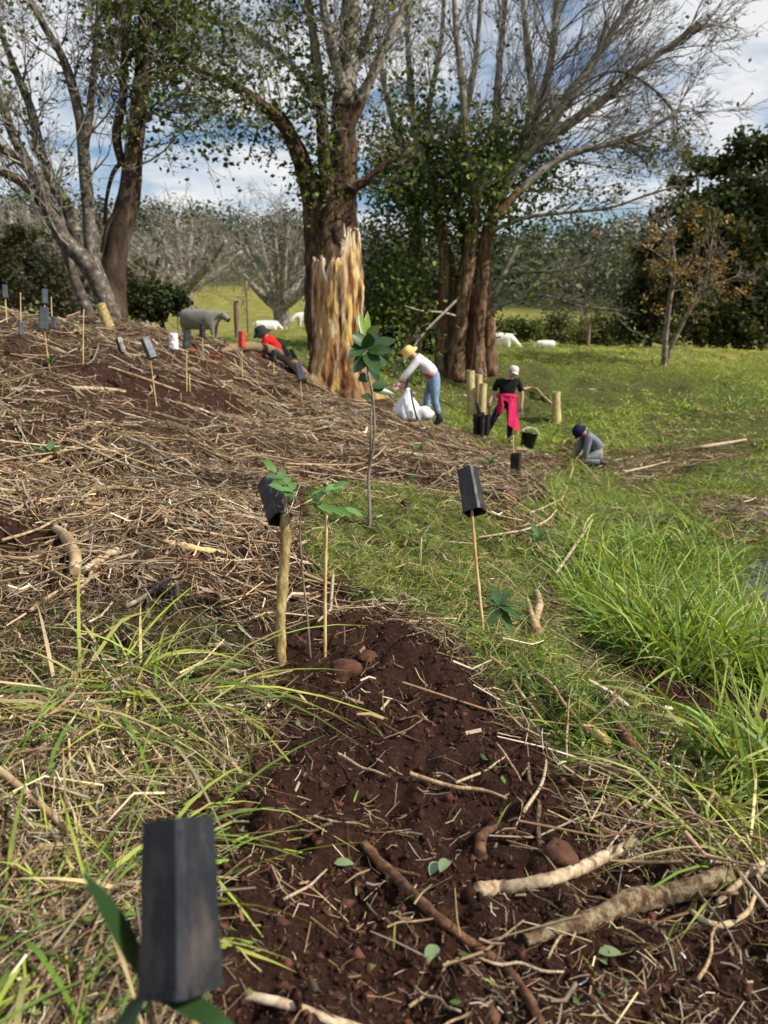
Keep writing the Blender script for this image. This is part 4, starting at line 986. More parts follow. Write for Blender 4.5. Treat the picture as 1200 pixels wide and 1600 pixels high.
# pot on the mossy stick
b0 = hit(438, 1040); t0 = P_opt(446, 800, float((b0 - CAM) @ FWD) + .02)
P_ = [b0 - np.array([0, 0, .06]), b0 * .7 + t0 * .3 + np.array([-.004, 0, 0]), b0 * .35 + t0 * .65 + np.array([.002, 0, 0]), t0]
rt = root('stick_stake', 'thick mossy bark stick standing upright in the soil under a tilted pot', 'stake', tuple(b0))
V, F = tube1(np.array(P_) - b0, [.0145, .0142, .0138, .015], 14, 46, .3, True, 3); link('stick', mk_mesh('stick', V, F), M_BARKSTICK, rt)
mb = MB()
for k in range(5):
    a = k * 1.3; q = t0 - b0 + np.array([math.cos(a), math.sin(a), 0]) * .008
    V, F = tube1([q - (0, 0, .02), q + (0.004 * k - .004, 0, .018 + .012 * (k == 2) * 2)], [.006, .0015], 5); mb.add(V, F)
link('broken_end', mb.mesh('broken_end', False, False), M_PALESTICK, rt)
dep = float((t0 - CAM) @ FWD)
pr_, pt_ = P_opt(438, 812, dep), P_opt(420, 757, dep + .07)
make_pot('brown dusty black pot tilted on the mossy stick', pr_, unit(pt_ - pr_), R(20), .95, M_POTD)
b0 = hit(508, 1022); t0 = P_opt(511, 805, float((b0 - CAM) @ FWD) + .01)
make_stake('thin bare bamboo stake between mossy stick and leafy seedling top', b0, t0, .0048)
# compound-leaved seedling beside it
b0 = hit(485, 1028); dep = float((b0 - CAM) @ FWD)
rt = root('seedling', 'thin dark stemmed seedling with feathery green leaves beside the bare bamboo stake', 'seedling', tuple(b0))
pts = np.array([b0, P_opt(480, 960, dep), P_opt(473, 900, dep), P_opt(469, 840, dep + .01), P_opt(470, 790, dep)]) - b0
V, F = tube1(pts, [.0035, .003, .003, .0025, .002], 6, 24); link('stem', mk_mesh('stem', V, F), M_TWIG, rt)
for (ex, ey, nl) in ((432, 745, 4), (520, 768, 4), (538, 802, 4), (446, 775, 3)):
    e = P_opt(ex, ey, dep + random.uniform(-.06, .08)) - b0; s0 = pts[-1]
    V, F = tube1([s0, (s0 + e) / 2 + (0, 0, .015), e], [.0015, .0012, .0008], 4, 8); lf = link('leaf_stalk', mk_mesh('leaf_stalk', V, F), M_TWIG, rt)
    ax = unit(e - s0); sd = unit(np.cross(ax, (0, 0, 1)))
    for k in range(nl):
        q = s0 + (e - s0) * (.35 + .65 * k / (nl - 1)) + np.array([0, 0, .012])
        for sg in ((-1, 1) if k < nl - 1 else (0,)):
            V, F = leaf_blade(q, sd * sg + ax * .7, .058, .023, droop=.2, up=(.1, -.45, .9))
            link('leaflet', mk_mesh('leaflet', V, F, np.broadcast_to(np.array((.1, .22, .045)) * random.uniform(.6, 1.3), (len(V), 3))), M_GLOSSLEAF, lf)
# right pot and stake
b0 = hit(755, 985); dep = float((b0 - CAM) @ FWD); t0 = P_opt(738, 800, dep + .02)
make_stake('bamboo stake under the clean black pot beside a broad leaved seedling', b0, t0 + unit(t0 - b0) * .05, .0052)
pr_, pt_ = P_opt(742, 801, dep + .02), P_opt(731, 738, dep + .08)
make_pot('clean black pot leaning on a bamboo stake above the broad leaved seedling', pr_, unit(pt_ - pr_), R(52), 1.05, M_POT)
b0 = hit(783, 990); rt = root('seedling', 'small seedling with broad glossy dark leaves at the foot of the bamboo stake', 'seedling', tuple(b0))
dep = float((b0 - CAM) @ FWD); tp = P_opt(778, 945, dep) - b0
V, F = tube1([(0, 0, -.01), tp], [.003, .0022], 6, 8); link('stem', mk_mesh('stem', V, F), M_BARKSTICK, rt)
for ex, ey, dd in ((752, 935, .02), (765, 975, -.05), (775, 915, .06), (795, 922, .05), (826, 940, 0), (812, 962, -.06), (800, 985, -.07), (758, 950, .08)):
    q = P_opt(ex, ey, dep + dd) - b0; add_leaf(rt, tp, q - tp, np.linalg.norm(q - tp) * 1.1, .034, (.04, .09, .03), .12)

# tall sapling with large leaves
b0 = hit(578, 822); dep = float((b0 - CAM) @ FWD)
rt = root('sapling', 'tall slim sapling with large glossy leaves at its top in front of the broken stump', 'sapling', tuple(b0))
def Q(px, py, dd=0): return P_opt(px, py, dep + dd) - b0
for pts, rr in (([(0, 0, -.02), Q(577, 780), Q(576, 740), Q(583, 700), Q(585, 660), Q(581, 610), Q(574, 575), Q(572, 530)], [.009, .008, .0075, .007, .006, .006, .005, .004]), ([Q(577, 740), Q(579, 690, .02), Q(580, 640, .02), Q(582, 600, .01)], [.006, .005, .004, .003])):
    V, F = tube1(pts, rr, 7, 30, .1); link('stem', mk_mesh('stem', V, F), M_GREYBARK, rt)
for (sx, sy, ex, ey, dd, W_, yel) in [(573, 535, 563, 490, 0, .035, 1), (573, 535, 574, 488, .03, .03, 1), (573, 530, 590, 508, -.03, .045, 1), (572, 540, 552, 522, -.04, .06, 0), (572, 540, 548, 552, -.05, .06, 0), (574, 545, 612, 528, .02, .06, 0), (574, 548, 608, 545, -.05, .055, 0), (573, 550, 588, 575, -.06, .07, 0),
                                (573, 555, 556, 575, -.03, .06, 0), (573, 545, 575, 520, -.08, .06, 0), (574, 560, 600, 560, .08, .05, 0), (573, 550, 560, 545, .09, .06, 0), (576, 590, 562, 592, -.03, .05, 0), (580, 605, 604, 598, .02, .04, 0), (580, 610, 612, 612, .05, .035, 0), (580, 622, 566, 618, .0, .035, 0), (574, 565, 590, 590, .06, .05, 0)]:
    a, e = Q(sx, sy), Q(ex, ey, dd); add_leaf(rt, a, e - a, np.linalg.norm(e - a) * 1.2, W_ * 1.15, (.2, .3, .05) if yel else (.035, .085, .025), .12, up=(.15, -.75, .6))
V, F = box(*(Q(588, 526, .03)), .022, .002, .014); link('tag', mk_mesh('tag', V, F, None, False), m_plain('blue_tag', (.03, .16, .6), .5), rt)

# ---------- small stakes and pots on the slope
def slope_stake(bx, by, tx, ty, label, pot=None, r=.0045, mat=None):
    """stake from its foot to its top; pot: (label, tilt_x, scale, material)"""
    b0 = hit(bx, by); dep = float((b0 - CAM) @ FWD); t0 = P_opt(tx, ty, dep)
    if label: make_stake(label, b0, t0, r, mat, 'stakes on the mulch slope')
    if pot:
        u = unit(np.array([pot[1], .15, 1.0])); make_pot(pot[0], t0 - u * .06, u, random.uniform(0, 1.5), pot[2], pot[3], 'pots on the mulch slope')
slope_stake(292, 612, 292, 532, 'tall thin stake in the soil strip carrying a black pot', ('black pot upright on the tall thin stake in the soil strip', .1, 1.0, M_POTD))
slope_stake(297, 611, 296, 585, 'short second stake beside the tall one in the soil strip')
slope_stake(244, 630, 234, 548, 'leaning stake poking through a tilted pot in the soil strip', ('dark pot tilted on the leaning stake in the soil strip', -.4, 1.1, M_POTG))
slope_stake(318, 556, 316, 518, 'stake in front of the grey cow carrying a black pot', ('black pot on a stake in front of the grey cow', 0, 1.0, M_POT))
slope_stake(379, 590, 378, 534, 'stake carrying the red pot', ('red plastic pot upturned on a stake by the fence post', 0, 1.15, M_POTR))
slope_stake(428, 588, 428, 556, 'stake in front of the red shirted person', ('small black pot on a stake in front of the red shirted person', 0, .9, M_POT))
slope_stake(472, 628, 469, 584, 'stake at the foot of the broken stump carrying a leaning pot', ('dark pot leaning on a stake at the foot of the broken stump', -.25, 1.25, M_POTG))
slope_stake(452, 585, 447, 550, None, ('grey pot tipped sideways beside the fallen log', -.5, 1.1, M_POTG))
slope_stake(462, 588, 459, 556, None, ('black pot tipped over between fallen log and stump', -.5, 1.1, M_POT))
slope_stake(78, 580, 68, 502, 'stake above a small leafy seedling carrying a dark pot', ('dark pot on the stake above a small leafy seedling', .1, 1.15, M_POTG))
slope_stake(130, 567, 131, 483, 'tall bare bamboo stake standing alone on the mulch slope')
slope_stake(34, 545, 33, 512, None, ('faded grey pot low on the mulch crest', 0, .7, M_POTG))
slope_stake(82, 512, 80, 464, 'stake at the crest beside a faded pot', None)
slope_stake(85, 520, 84, 502, None, ('faded blue grey pot at the foot of a crest stake', 0, .7, M_POTG))
slope_stake(70, 505, 70, 464, 'crest stake against the scrub carrying a grey pot', ('grey pot on a crest stake against the scrub', 0, .9, M_POTG))
slope_stake(11, 505, 8, 455, 'crest stake nearest the scrub end carrying a faded pot', ('faded pot on the crest stake nearest the scrub end', 0, .8, M_POTG))
slope_stake(33, 508, 32, 457, 'orange brown bare stake on the crest between two pots')
slope_stake(190, 552, 189, 540, None, ('black pot tipped over on the mulch by the orange cut stump', -.3, .9, M_POT))
slope_stake(803, 745, 802, 680, 'orange bamboo stake beyond the clean black pot', None, .006)
b0 = hit(803, 744); make_pot('upright black pot standing on the mulch at the orange stake', b0 + np.array([0, -.05, .18]), (0.02, 0, -1), .4, 1.25, M_POT, 'pots on the mulch slope')
# white crumpled guard
b0 = hit(273, 556); dep = float((b0 - CAM) @ FWD); rt = root('tree_guard', 'crumpled white plastic tree guard on the mulch crest', 'tree guard', tuple(b0))
z0 = (P_opt(273, 545, dep) - b0)[2]; z1 = (P_opt(273, 520, dep) - b0)[2]
K = 9; M_ = 14; an = np.arange(M_) * 2 * math.pi / M_; zs = np.linspace(z0, z1, K)
rad = .042 * (1 + .28 * (rng.random((K, M_)) - .5)); rad[:2] *= 1.1
V = np.stack([rad * np.cos(an), rad * np.sin(an), zs[:, None] + 0 * an], -1).reshape(-1, 3); k = np.arange(K - 1)[:, None] * M_; j = np.arange(M_)[None]
F = np.stack([k + j, k + (j + 1) % M_, k + M_ + (j + 1) % M_, k + M_ + j], -1).reshape(-1, 4)
M_WHITEPL = m_plain('white_plastic', (.78, .78, .78), .45, .08)
link('sleeve', mk_mesh('sleeve', V, F, None, False), M_WHITEPL, rt)
V, F = tube1([(0, 0, -.05), (0, 0, z1 * .9)], [.004, .004], 6); link('stake', mk_mesh('stake', V, F), M_BAMBOO, rt)
# red scraps
for k, (px_, py_) in enumerate(((300, 552), (331, 560), (342, 560))):
    b0 = hit(px_, py_); g = rng.random((5, 5)) * .02
    V = np.array([(i * .025 - .05, j * .02 - .04, .02 + g[i, j]) for i in range(5) for j in range(5)])
    F = np.array([(i * 5 + j, i * 5 + j + 1, i * 5 + j + 6, i * 5 + j + 5) for i in range(4) for j in range(4)])
    o = link('plastic_scrap', mk_mesh('plastic_scrap', V, F, None, False), M_POTR, None, tuple(b0)); tag(o, 'crumpled red plastic scrap lying in the mulch below the grey cow', 'scrap', 'red plastic scraps')
# small seedlings on the slope
for (px_, py_, s_, n_l, lab) in ((80, 730, 1.0, 7, 'dark strappy leaved seedling sprouting from the mulch slope'), (80, 575, .8, 6, 'pale green leafy seedling at the stake in the soil strip'), (292, 592, .4, 5, 'tiny green seedling at the tall thin stake'), (655, 712, .8, 5, 'green seedling near the slope edge below the bending person'), (765, 735, .9, 6, 'broad leaved seedling on the slope edge below the standing person'), (838, 860, 1.0, 7, 'upright narrow leaved seedling on the bank beside the clean pot')):
    b0 = hit(px_, py_); rt = root('seedling', lab, 'seedling', tuple(b0)); V, F = tube1([(0, 0, -.01), (.005, 0, .08 * s_)], [.004, .003], 5); link('stem', mk_mesh('stem', V, F), M_TWIG, rt)
    for k in range(n_l):
        a = k * 2.4; add_leaf(rt, (.004, 0, .08 * s_ * (.4 + .6 * k / n_l)), (math.cos(a), math.sin(a), .9), .14 * s_, .035 * s_, (.05, .12, .035) if k % 2 else (.09, .18, .05), .3)

# ---------- the tall broken stump
def rot_mat():
    m, nt, b = mat_new('rotten_wood'); a = nt.nodes.new('ShaderNodeAttribute'); a.attribute_name = 'Col'
    v = objvec(nt, (4, 4, .8)); v2 = objvec(nt, (1, 1, .45)); f = noise(nt, 3.2, 10, .75, v); f2 = noise(nt, 3.4, 9, .7, v2)
    c = mixc(nt, 1.0, a.outputs['Color'], ramp(nt, f, [(.28, (.35, .28, .23)), (.42, (.95, .92, .88)), (.7, (1.4, 1.36, 1.3))]), 'MULTIPLY')
    c = mixc(nt, ramp(nt, f2, [(.52, (0, 0, 0)), (.66, (.6, .6, .6))]), c, (.24, .11, .045))
    lk(nt, c, b.inputs['Base Color']); b.inputs['Roughness'].default_value = .9; b.inputs['Specular IOR Level'].default_value = .15
    mx_ = nt.nodes.new('ShaderNodeMath'); mx_.operation = 'ADD'; lk(nt, f, mx_.inputs[0]); lk(nt, f2, mx_.inputs[1])
    bump(nt, mx_.outputs[0], 1.0, .06, b); return m
M_ROTWOOD = rot_mat()
def build_stump():
    b0 = hit(527, 612); D = float(b0[1]); s = D / FPX
    rt = root('broken_stump', 'tall weathered broken tree stump with jagged yellow and brown wood', 'stump', tuple(b0))
    M_ = 128; K = 72; th = np.arange(M_) * 2 * math.pi / M_
    c, sn = np.cos(th), np.sin(th)
    hl = 190 * s; hr = 236 * s
    t = np.clip((c - .25) / .28, 0, 1); hh = hl + (hr - hl) * t ** .8
    hh = hh - 30 * s * np.exp(-((c - .8) / .1) ** 2) - 12 * s * np.exp(-((c + .35) / .1) ** 2)
    hh = hh + 9 * s * (vnoise(th * 4.1, th * 0, 3) + vnoise(th * 11, th * 0, 5))
    lob = .045 * np.sin(th * 3 + .6) + .03 * np.sin(th * 7 + 2) + .05 * vnoise(th * 5, th * 0 + 3, 8)
    tt = np.linspace(0, 1, K)
    r0 = 37 * s
    V = []; C = []
    Z = tt[:, None] * hh[None]
    flare = 1 + (.16 * np.exp(-Z / .6) + .5 * np.exp(-Z / .22)) * (1 + .5 * np.sin(th * 5 + .6)[None]) + .06 * np.exp(-((Z - 1.35) / .4) ** 2) * (c > .2)
    taper = 1.02 - .04 * Z / hr
    TH = np.broadcast_to(th, Z.shape)
    grain = .04 * fbm(TH * 14, Z * 1.6, 14, 3) + .06 * fbm(TH * 5, Z * 4, 15, 4) + .03 * vnoise(TH * 26, Z * 14, 16)
    rr = r0 * taper * flare * (1 + lob[None] * (.6 + .4 * tt[:, None]) + grain * 1.6)
    # spike narrows towards its top
    over = np.clip((Z - hl * .98) / (hr - hl), 0, 1)
    X = rr * c + over * (.02); Y = rr * sn
    X = np.where(over > 0, (X - .2) * (1 - .3 * over) + .2, X); Y = Y * (1 - .35 * over)
    outer = np.stack([X, Y, Z], -1)
    k1 = fbm(TH * 2.2, Z * .8, 23, 4) + .2 * c[None] + .1 * (tt[:, None] - .5) - .06; k2 = fbm(TH * 8, Z * 4.0, 25, 4); k3 = fbm(TH * 4, Z * 1.6, 27, 4)
    brown = np.array((.14, .06, .026)); rust = np.array((.4, .19, .07)); tan = np.array((.6, .41, .2)); yel = np.array((.68, .47, .14)); pale = np.array((.74, .66, .5)); dark = np.array((.04, .02, .011))
    def mx(a, b_, f): f = np.clip(f, 0, 1)[..., None]; return a * (1 - f) + b_ * f
    col_ = mx(np.broadcast_to(brown, (*Z.shape, 3)), rust, k1 * 3 + .9); col_ = mx(col_, tan, k1 * 4 + .1 + k2 * 1.2); col_ = mx(col_, yel, (k3 * 4 + .0) * (c[None] > -.2)); col_ = mx(col_, brown, fbm(TH * 4, Z * 2.5, 29, 4) * 4 - .7); col_ = mx(col_, pale, (over * 1.1 + k2 * 2.5 - .35)); col_ = mx(col_, dark, k2 * -5 - 1.0); col_ = mx(col_, tan * .95, np.exp(-Z / .3) * .7 + k2 * .8 - .25)
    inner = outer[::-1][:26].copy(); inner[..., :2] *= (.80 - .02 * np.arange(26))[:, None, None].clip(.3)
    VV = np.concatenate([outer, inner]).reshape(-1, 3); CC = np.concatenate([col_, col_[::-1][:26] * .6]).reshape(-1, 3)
    KK = K + 26; k = np.arange(KK - 1)[:, None] * M_; j = np.arange(M_)[None]
    F = np.stack([k + j, k + (j + 1) % M_, k + M_ + (j + 1) % M_, k + M_ + j], -1).reshape(-1, 4)
    VV[:, 2] -= .1 * (VV[:, 2] < .02)
    link('trunk', mk_mesh('trunk', VV, F, CC), M_ROTWOOD, rt)
    # splinters on the break, root flares at the foot
    for k in range(26):
        i = random.randrange(M_); z = hh[i]; R_ = r0 * .9
        q = np.array([R_ * c[i] * .93, R_ * sn[i] * .93, z - .1]); L = random.uniform(.02, .09)
        V, F = tube1([q, q + (random.gauss(0, .012), random.gauss(0, .012), .1 + L * .5), q + (random.gauss(0, .02), random.gauss(0, .02), .1 + L)], [.022, .014, .003], 5, 6, .3, True, k)
        link('splinter', mk_mesh('splinter', V, F, np.broadcast_to(np.array((.55, .44, .28)) * random.uniform(.6, 1.2), (len(V), 3))), M_WOODCOL, rt)
    for (a, L) in ((-2.6, .75), (-2.0, .5), (-1.2, .55), (-.4, .6), (2.9, .6)):
        dx_, dy_ = math.cos(a), math.sin(a); pts = []
        for q in (0.1, .3, .6, 1.0):
            x_, y_ = dx_ * (r0 * .7 + L * q * .7), dy_ * (r0 * .7 + L * q * .7); g = float(H(b0[0] + x_, b0[1] + y_)) - b0[2]
            pts.append((x_, y_, max(g, -.3) + (.2 * (1 - q) ** 2) - .05))
        V, F = tube1(pts, [.08, .07, .05, .02], 12, 22, .4, True, 7); link('root_flare', mk_mesh('root_flare', V, F, np.array((.44, .31, .15)) * (.8 + .4 * rng.random((len(V), 1)))), M_ROTWOOD, rt)
build_stump()

# ---------- cut stems and stumps, posts
def cut_stump(label, px, py, tops, name='cut_stump', mat=None):
    b0 = hit(px, py); D = float((b0 - CAM) @ FWD); s = D / FPX
    rt = root(name, label, 'stump', tuple(b0))
    for (bx, by, tx, ty, rp, dd) in tops:
        a = P_opt(bx, by, D + dd) - b0; e = P_opt(tx, ty, D + dd) - b0; r = rp * s
        a = a - unit(e - a) * .15
        V, F = tube1([a, a * .8 + e * .2, a * .4 + e * .6, e], [r * 1.35, r * 1.12, r, r], 14, 14, .12, False, int(bx)); link('stem', mk_mesh('stem', V, F), mat or M_STUMPWOOD, rt)
        V, F = lathe([(1e-4, .012), (r * .5, .011), (r * .97, .004), (r * 1.0, -.006)], 16); o = link('cut_face', mk_mesh('cut_face', V, F), M_CUT, rt, tuple(e))
        o.rotation_mode = 'QUATERNION'; o.rotation_quaternion = rot_to(unit(e - a) + np.array([.15, -.35, 0]))
    return rt
cut_stump('cluster of three cut pale stems joined at the base beside the standing person', 744, 658, [(737, 658, 735, 580, 6.5, 0), (748, 656, 748, 586, 6, .25), (752, 656, 755, 600, 6, -.15)])
cut_stump('single cut pale stem standing in grass behind the kneeling person', 870, 660, [(870, 660, 869, 613, 6.5, 0)])
cut_stump('leaning cut stump with bright orange top on the slope crest', 170, 512, [(172, 516, 157, 476, 8, 0)], mat=M_BARKSTICK)
def post(label, px, py, ty, rp, d=None):
    b0 = hit(px, py) if d is None else at(px, py, d)
    if d is not None: b0[2] = min(b0[2], float(H(b0[0], b0[1])))
    D = float((b0 - CAM) @ FWD); s = D / FPX; h = (P_opt(px, ty, D) - b0)[2]
    V, F = tube1([(0, 0, -.3), (0, 0, h * .5), (.005, 0, h)], [rp * s, rp * s * .98, rp * s * .95], 10, 10, .1, True, px)
    o = link('fence_post', mk_mesh('fence_post', V, F), M_POST, None, tuple(b0)); tag(o, label, 'post')
post('round wooden fence post standing near the red pot', 372, 548, 470, 4.2, 15)
post('wooden fence post on top of the grassy mound', 918, 543, 505, 3, 26.5)
post('thin distant post in the pasture behind the wooden fence post', 388, 520, 440, 1.6, 34)

# ---------- named sticks, roots and logs lying about
def lying_piece(name, label, cat, pix, rpx, mat, group=None, n=24, rough=.2, lift=.8, M=10, nub=None):
    P = []; rad = []
    for k, (px, py) in enumerate(pix):
        g = hit(px, py); dep = float((g - CAM) @ FWD); r = rpx[k] * dep / FPX
        P.append(g + np.array([0, 0, r * lift])); rad.append(r)
    P = np.array(P); b0 = P[0].copy()
    V, F = tube1(P - b0, rad, M, n, rough, True, int(pix[0][0]))
    if nub:
        rt = root(name, label, cat, tuple(b0), 0, group); link('stem', mk_mesh('stem', V, F), mat, rt)
        for (i, ex, ey, lf_, r_) in nub:
            e = hit(ex, ey) + np.array([0, 0, lf_]) - b0; a = P[i] - b0; dep = float((P[i] - CAM) @ FWD)
            V, F = tube1([a, (a + e) / 2, e], [r_ * dep / FPX, r_ * .8 * dep / FPX, r_ * .5 * dep / FPX], 8, 10, .2); link('side_branch', mk_mesh('side_branch', V, F), mat, rt)
        return rt
    o = link(name, mk_mesh(name, V, F), mat, None, tuple(b0)); return tag(o, label, cat, group)
lying_piece('tree_root', 'long rough reddish root lying diagonally across the bare soil', 'root', [(568, 1322), (600, 1362), (645, 1402), (690, 1445), (735, 1480), (785, 1515), (822, 1558), (850, 1615)], [7, 9, 9, 8, 9, 8, 7, 7], M_ROOT, n=50, rough=.4, nub=[(1, 655, 1378, .012, 5)])
lying_piece('branch', 'pale curved branch with rounded end lying on the bare soil', 'branch', [(748, 1396), (775, 1396), (810, 1391), (860, 1380), (910, 1362), (955, 1340), (995, 1322)], [11, 12, 10.5, 10, 10, 9.5, 8.5], M_PALESTICK, n=60, rough=.16)
lying_piece('log', 'thick bent bark covered log at the edge of the bare soil', 'log', [(822, 1476), (860, 1462), (905, 1452), (950, 1437), (985, 1420), (1030, 1412), (1085, 1396), (1138, 1376)], [9, 12, 14, 16, 18, 16.5, 15.5, 14], M_LOGBARK, n=70, rough=.22, M=18, nub=[(5, 1150, 1420, .03, 5)])
lying_piece('branch', 'thin grey twig crossing the end of the thick bent log', 'branch', [(1120, 1420), (1150, 1395), (1185, 1365), (1230, 1340)], [4, 5, 5, 5], M_PALESTICK, lift=3)
lying_piece('branch', 'curled straw coloured stalk below the end of the thick log', 'branch', [(1078, 1425), (1105, 1445), (1135, 1448), (1165, 1430), (1180, 1400)], [4, 5, 5, 4, 3], M_DRYSTICK)
lying_piece('tree_root', 'twisted orange brown root end sticking out of the soil', 'root', [(752, 1352), (750, 1325), (758, 1310), (775, 1296)], [9, 9, 7, 4], M_ROOT, lift=1.5, rough=.4)
lying_piece('branch', 'short pale cut stick beside the creek bank litter', 'branch', [(905, 1138), (925, 1148), (948, 1165)], [5, 8, 8], M_CUT, rough=.2)
lying_piece('bark_piece', 'dark split bark chunk beside the short pale cut stick', 'bark', [(966, 1142), (980, 1165), (998, 1190)], [7, 10, 8], M_ROOT, rough=.5, lift=1)
lying_piece('branch', 'stubby brown branch standing out of the straw on the slope', 'branch', [(88, 832), (105, 850), (118, 875), (118, 902)], [6, 9, 9, 8], M_DRYSTICK, lift=1.2, rough=.25)
lying_piece('branch', 'pale peeled stick end beside the stubby brown branch', 'branch', [(128, 896), (155, 880), (182, 866)], [5, 6, 7], M_PALESTICK, rough=.2)
lying_piece('bark_piece', 'yellow splintered wood fragment lying on the straw', 'wood', [(240, 852), (270, 857), (310, 862), (352, 866)], [4, 7, 6, 2], M_CUT, rough=.7)
lying_piece('branch', 'thin grey stick lying in the straw above the tussock', 'branch', [(222, 884), (226, 925), (232, 968)], [4, 4.5, 4], M_TWIG)
lying_piece('branch', 'straight brown stick lying among the foreground grass', 'branch', [(-10, 1205), (50, 1255), (110, 1308)], [6, 6, 5], M_DRYSTICK, lift=2)
lying_piece('branch', 'pale stick lying at the foot of the large blurred pot', 'branch', [(385, 1560), (440, 1572), (520, 1600), (600, 1625)], [7, 8, 8, 7], M_PALESTICK)
lying_piece('stalk', 'long curved pale stalk lying beyond the clean black pot', 'stalk', [(748, 848), (790, 843), (830, 835), (865, 812), (885, 770), (896, 735)], [1.3, 1.5, 1.6, 1.5, 1.2, .9], M_PALESTICK, lift=7)
lying_piece('stalk', 'thick pale stalk leaning over the grass beside the bank seedling', 'stalk', [(868, 912), (898, 870), (925, 826)], [2.2, 2.4, 1.8], M_PALESTICK, lift=8)
lying_piece('stalk', 'short pale stalk crossing the long curved one', 'stalk', [(826, 808), (850, 800), (874, 787)], [1.3, 1.5, 1.2], M_PALESTICK, lift=5)
lying_piece('tree_root', 'forked brown root piece beside the broad leaved seedling', 'root', [(838, 1010), (836, 985), (842, 960), (838, 940)], [8, 6, 6, 5], M_DRYSTICK, lift=3, rough=.3, nub=[(0, 822, 958, .06, 6)])
lying_piece('branch', 'rotten reddish branch lying on the slope beyond the clean pot', 'branch', [(768, 762), (785, 772), (812, 786)], [4, 6, 5], M_ROOT, rough=.4)
lying_piece('branch', 'cut branch end sitting in the litter beyond the clean pot', 'branch', [(872, 815), (882, 820)], [7, 6], M_LOGBARK, lift=1)
lying_piece('fallen_log', 'curved fallen log lying in front of the red shirted person', 'log', [(345, 555), (385, 552), (425, 560), (455, 578), (480, 600)], [4, 7, 8, 8, 7], M_LOGBARK, n=30, lift=1.5)
lying_piece('branch', 'pale straight branch lying on the soil strip of the slope', 'branch', [(108, 609), (150, 610), (196, 614)], [3.2, 3.4, 3], M_PALESTICK)
lying_piece('branch', 'long thin branch lying across the slope below the soil strip', 'branch', [(170, 575), (215, 590), (280, 612)], [2, 2.4, 1.6], M_DRYSTICK)
lying_piece('branch', 'pale stick lying on the green flat behind the tussocks', 'branch', [(975, 742), (1010, 735), (1045, 725)], [1.6, 1.8, 1.4], M_PALESTICK, lift=3)
lying_piece('branch', 'long pale driftwood branch lying on the tan strip of the flat', 'branch', [(1068, 706), (1110, 700), (1165, 690)], [2, 2.6, 2], M_PALESTICK, lift=1.5)
lying_piece('branch', 'thin pale pole leaning in front of the kneeling person', 'branch', [(902, 726), (918, 742), (936, 762)], [1.1, 1.2, 1.1], M_PALESTICK, lift=8)
lying_piece('branch', 'curved bare branch lying on the bank behind the standing person', 'branch', [(815, 612), (835, 612), (850, 625), (862, 634)], [2, 2.4, 2, 1.6], M_DRYSTICK, lift=2)
# soil clod at the stake
def clod(label, px, py, rp):
    g = hit(px, py); dep = float((g - CAM) @ FWD); r = rp * dep / FPX
    M_, K = 18, 11; th = np.arange(M_) * 2 * math.pi / M_; ph = np.linspace(-1.5, 1.5, K)
    d = np.stack([np.cos(ph)[:, None] * np.cos(th), np.cos(ph)[:, None] * np.sin(th), np.sin(ph)[:, None] + 0 * th], -1)
    f = r * (1.1 + .9 * fbm(d[..., 0] * 1.6 + px, d[..., 1] * 1.6 + d[..., 2] * 1.9, 3, 4))
    nrm = unit(np.random.default_rng(int(px)).standard_normal((9, 3))); f = np.minimum(f, (r * .86 / np.maximum((d[..., None, :] * nrm).sum(-1), .3)).min(-1)); V = (d * f[..., None] * np.array([1.05, .9, .8])).reshape(-1, 3)
    k = np.arange(K - 1)[:, None] * M_; j = np.arange(M_)[None]; F = np.stack([k + j, k + (j + 1) % M_, k + M_ + (j + 1) % M_, k + M_ + j], -1).reshape(-1, 4)
    o = link('soil_clod', mk_mesh('soil_clod', V, F), M_CLOD, None, tuple(g + np.array([0, 0, r * .45]))); tag(o, label, 'clod')
clod('large smooth red brown soil clod at the foot of the bare bamboo stake', 536, 1058, 25)
clod('reddish soil clod lying behind the large smooth clod', 575, 1032, 14)
clod('small pinkish soil clod on the bare patch near the large pot', 386, 1275, 16)
clod('crumbly soil clod against the pale curved branch', 870, 1345, 26)
# individual loose sticks: a few shapes, many copies
stick_me = []
for k in range(10):
    r2 = random.Random(k); pts = [(x, r2.gauss(0, .018), abs(r2.gauss(0, .01))) for x in np.linspace(-.5, .5, 5)]
    V, F = tube1(pts, [.011 * r2.uniform(.8, 1.3), .012, .011, .010, .007], 7, 12, .25, True, k); stick_me.append(mk_mesh('stick', V, F)); stick_me[-1].materials.append([M_DRYSTICK, M_PALESTICK, M_LOGBARK, M_DRYSTICK, M_TWIG][k % 5])
def loose(n, box_, Lr, label, group, seed, thick=1.0):
    r2 = random.Random(seed)
    for k in range(n):
        px, py = r2.uniform(box_[0], box_[2]), r2.uniform(box_[1], box_[3]); g = hit(px, py)
        L = r2.uniform(*Lr); a = r2.uniform(-1.5, 1.5)
        e0 = ground(g[0] - math.cos(a) * L / 2, g[1] - math.sin(a) * L / 2); e1 = ground(g[0] + math.cos(a) * L / 2, g[1] + math.sin(a) * L / 2)
        v = e1 - e0; o = link('stick', stick_me[r2.randrange(10)], None, None, tuple((e0 + e1) / 2 + np.array([0, 0, .012 + L * .015])))
        o.rotation_mode = 'QUATERNION'; o.rotation_quaternion = Vector(tuple(v)).to_track_quat('X', 'Z'); t_ = r2.uniform(.5, 1.2) * thick
        o.scale = (L, min(t_, L * 1.6), t_); tag(o, label, 'stick', group)
loose(80, (0, 560, 620, 760), (.25, .9), 'dry stick lying loose on the mulch slope', 'sticks on the mulch slope', 1, .62)
loose(26, (560, 620, 860, 790), (.25, .8), 'dry stick lying on the slope edge below the people', 'sticks on the slope edge', 2, .7)
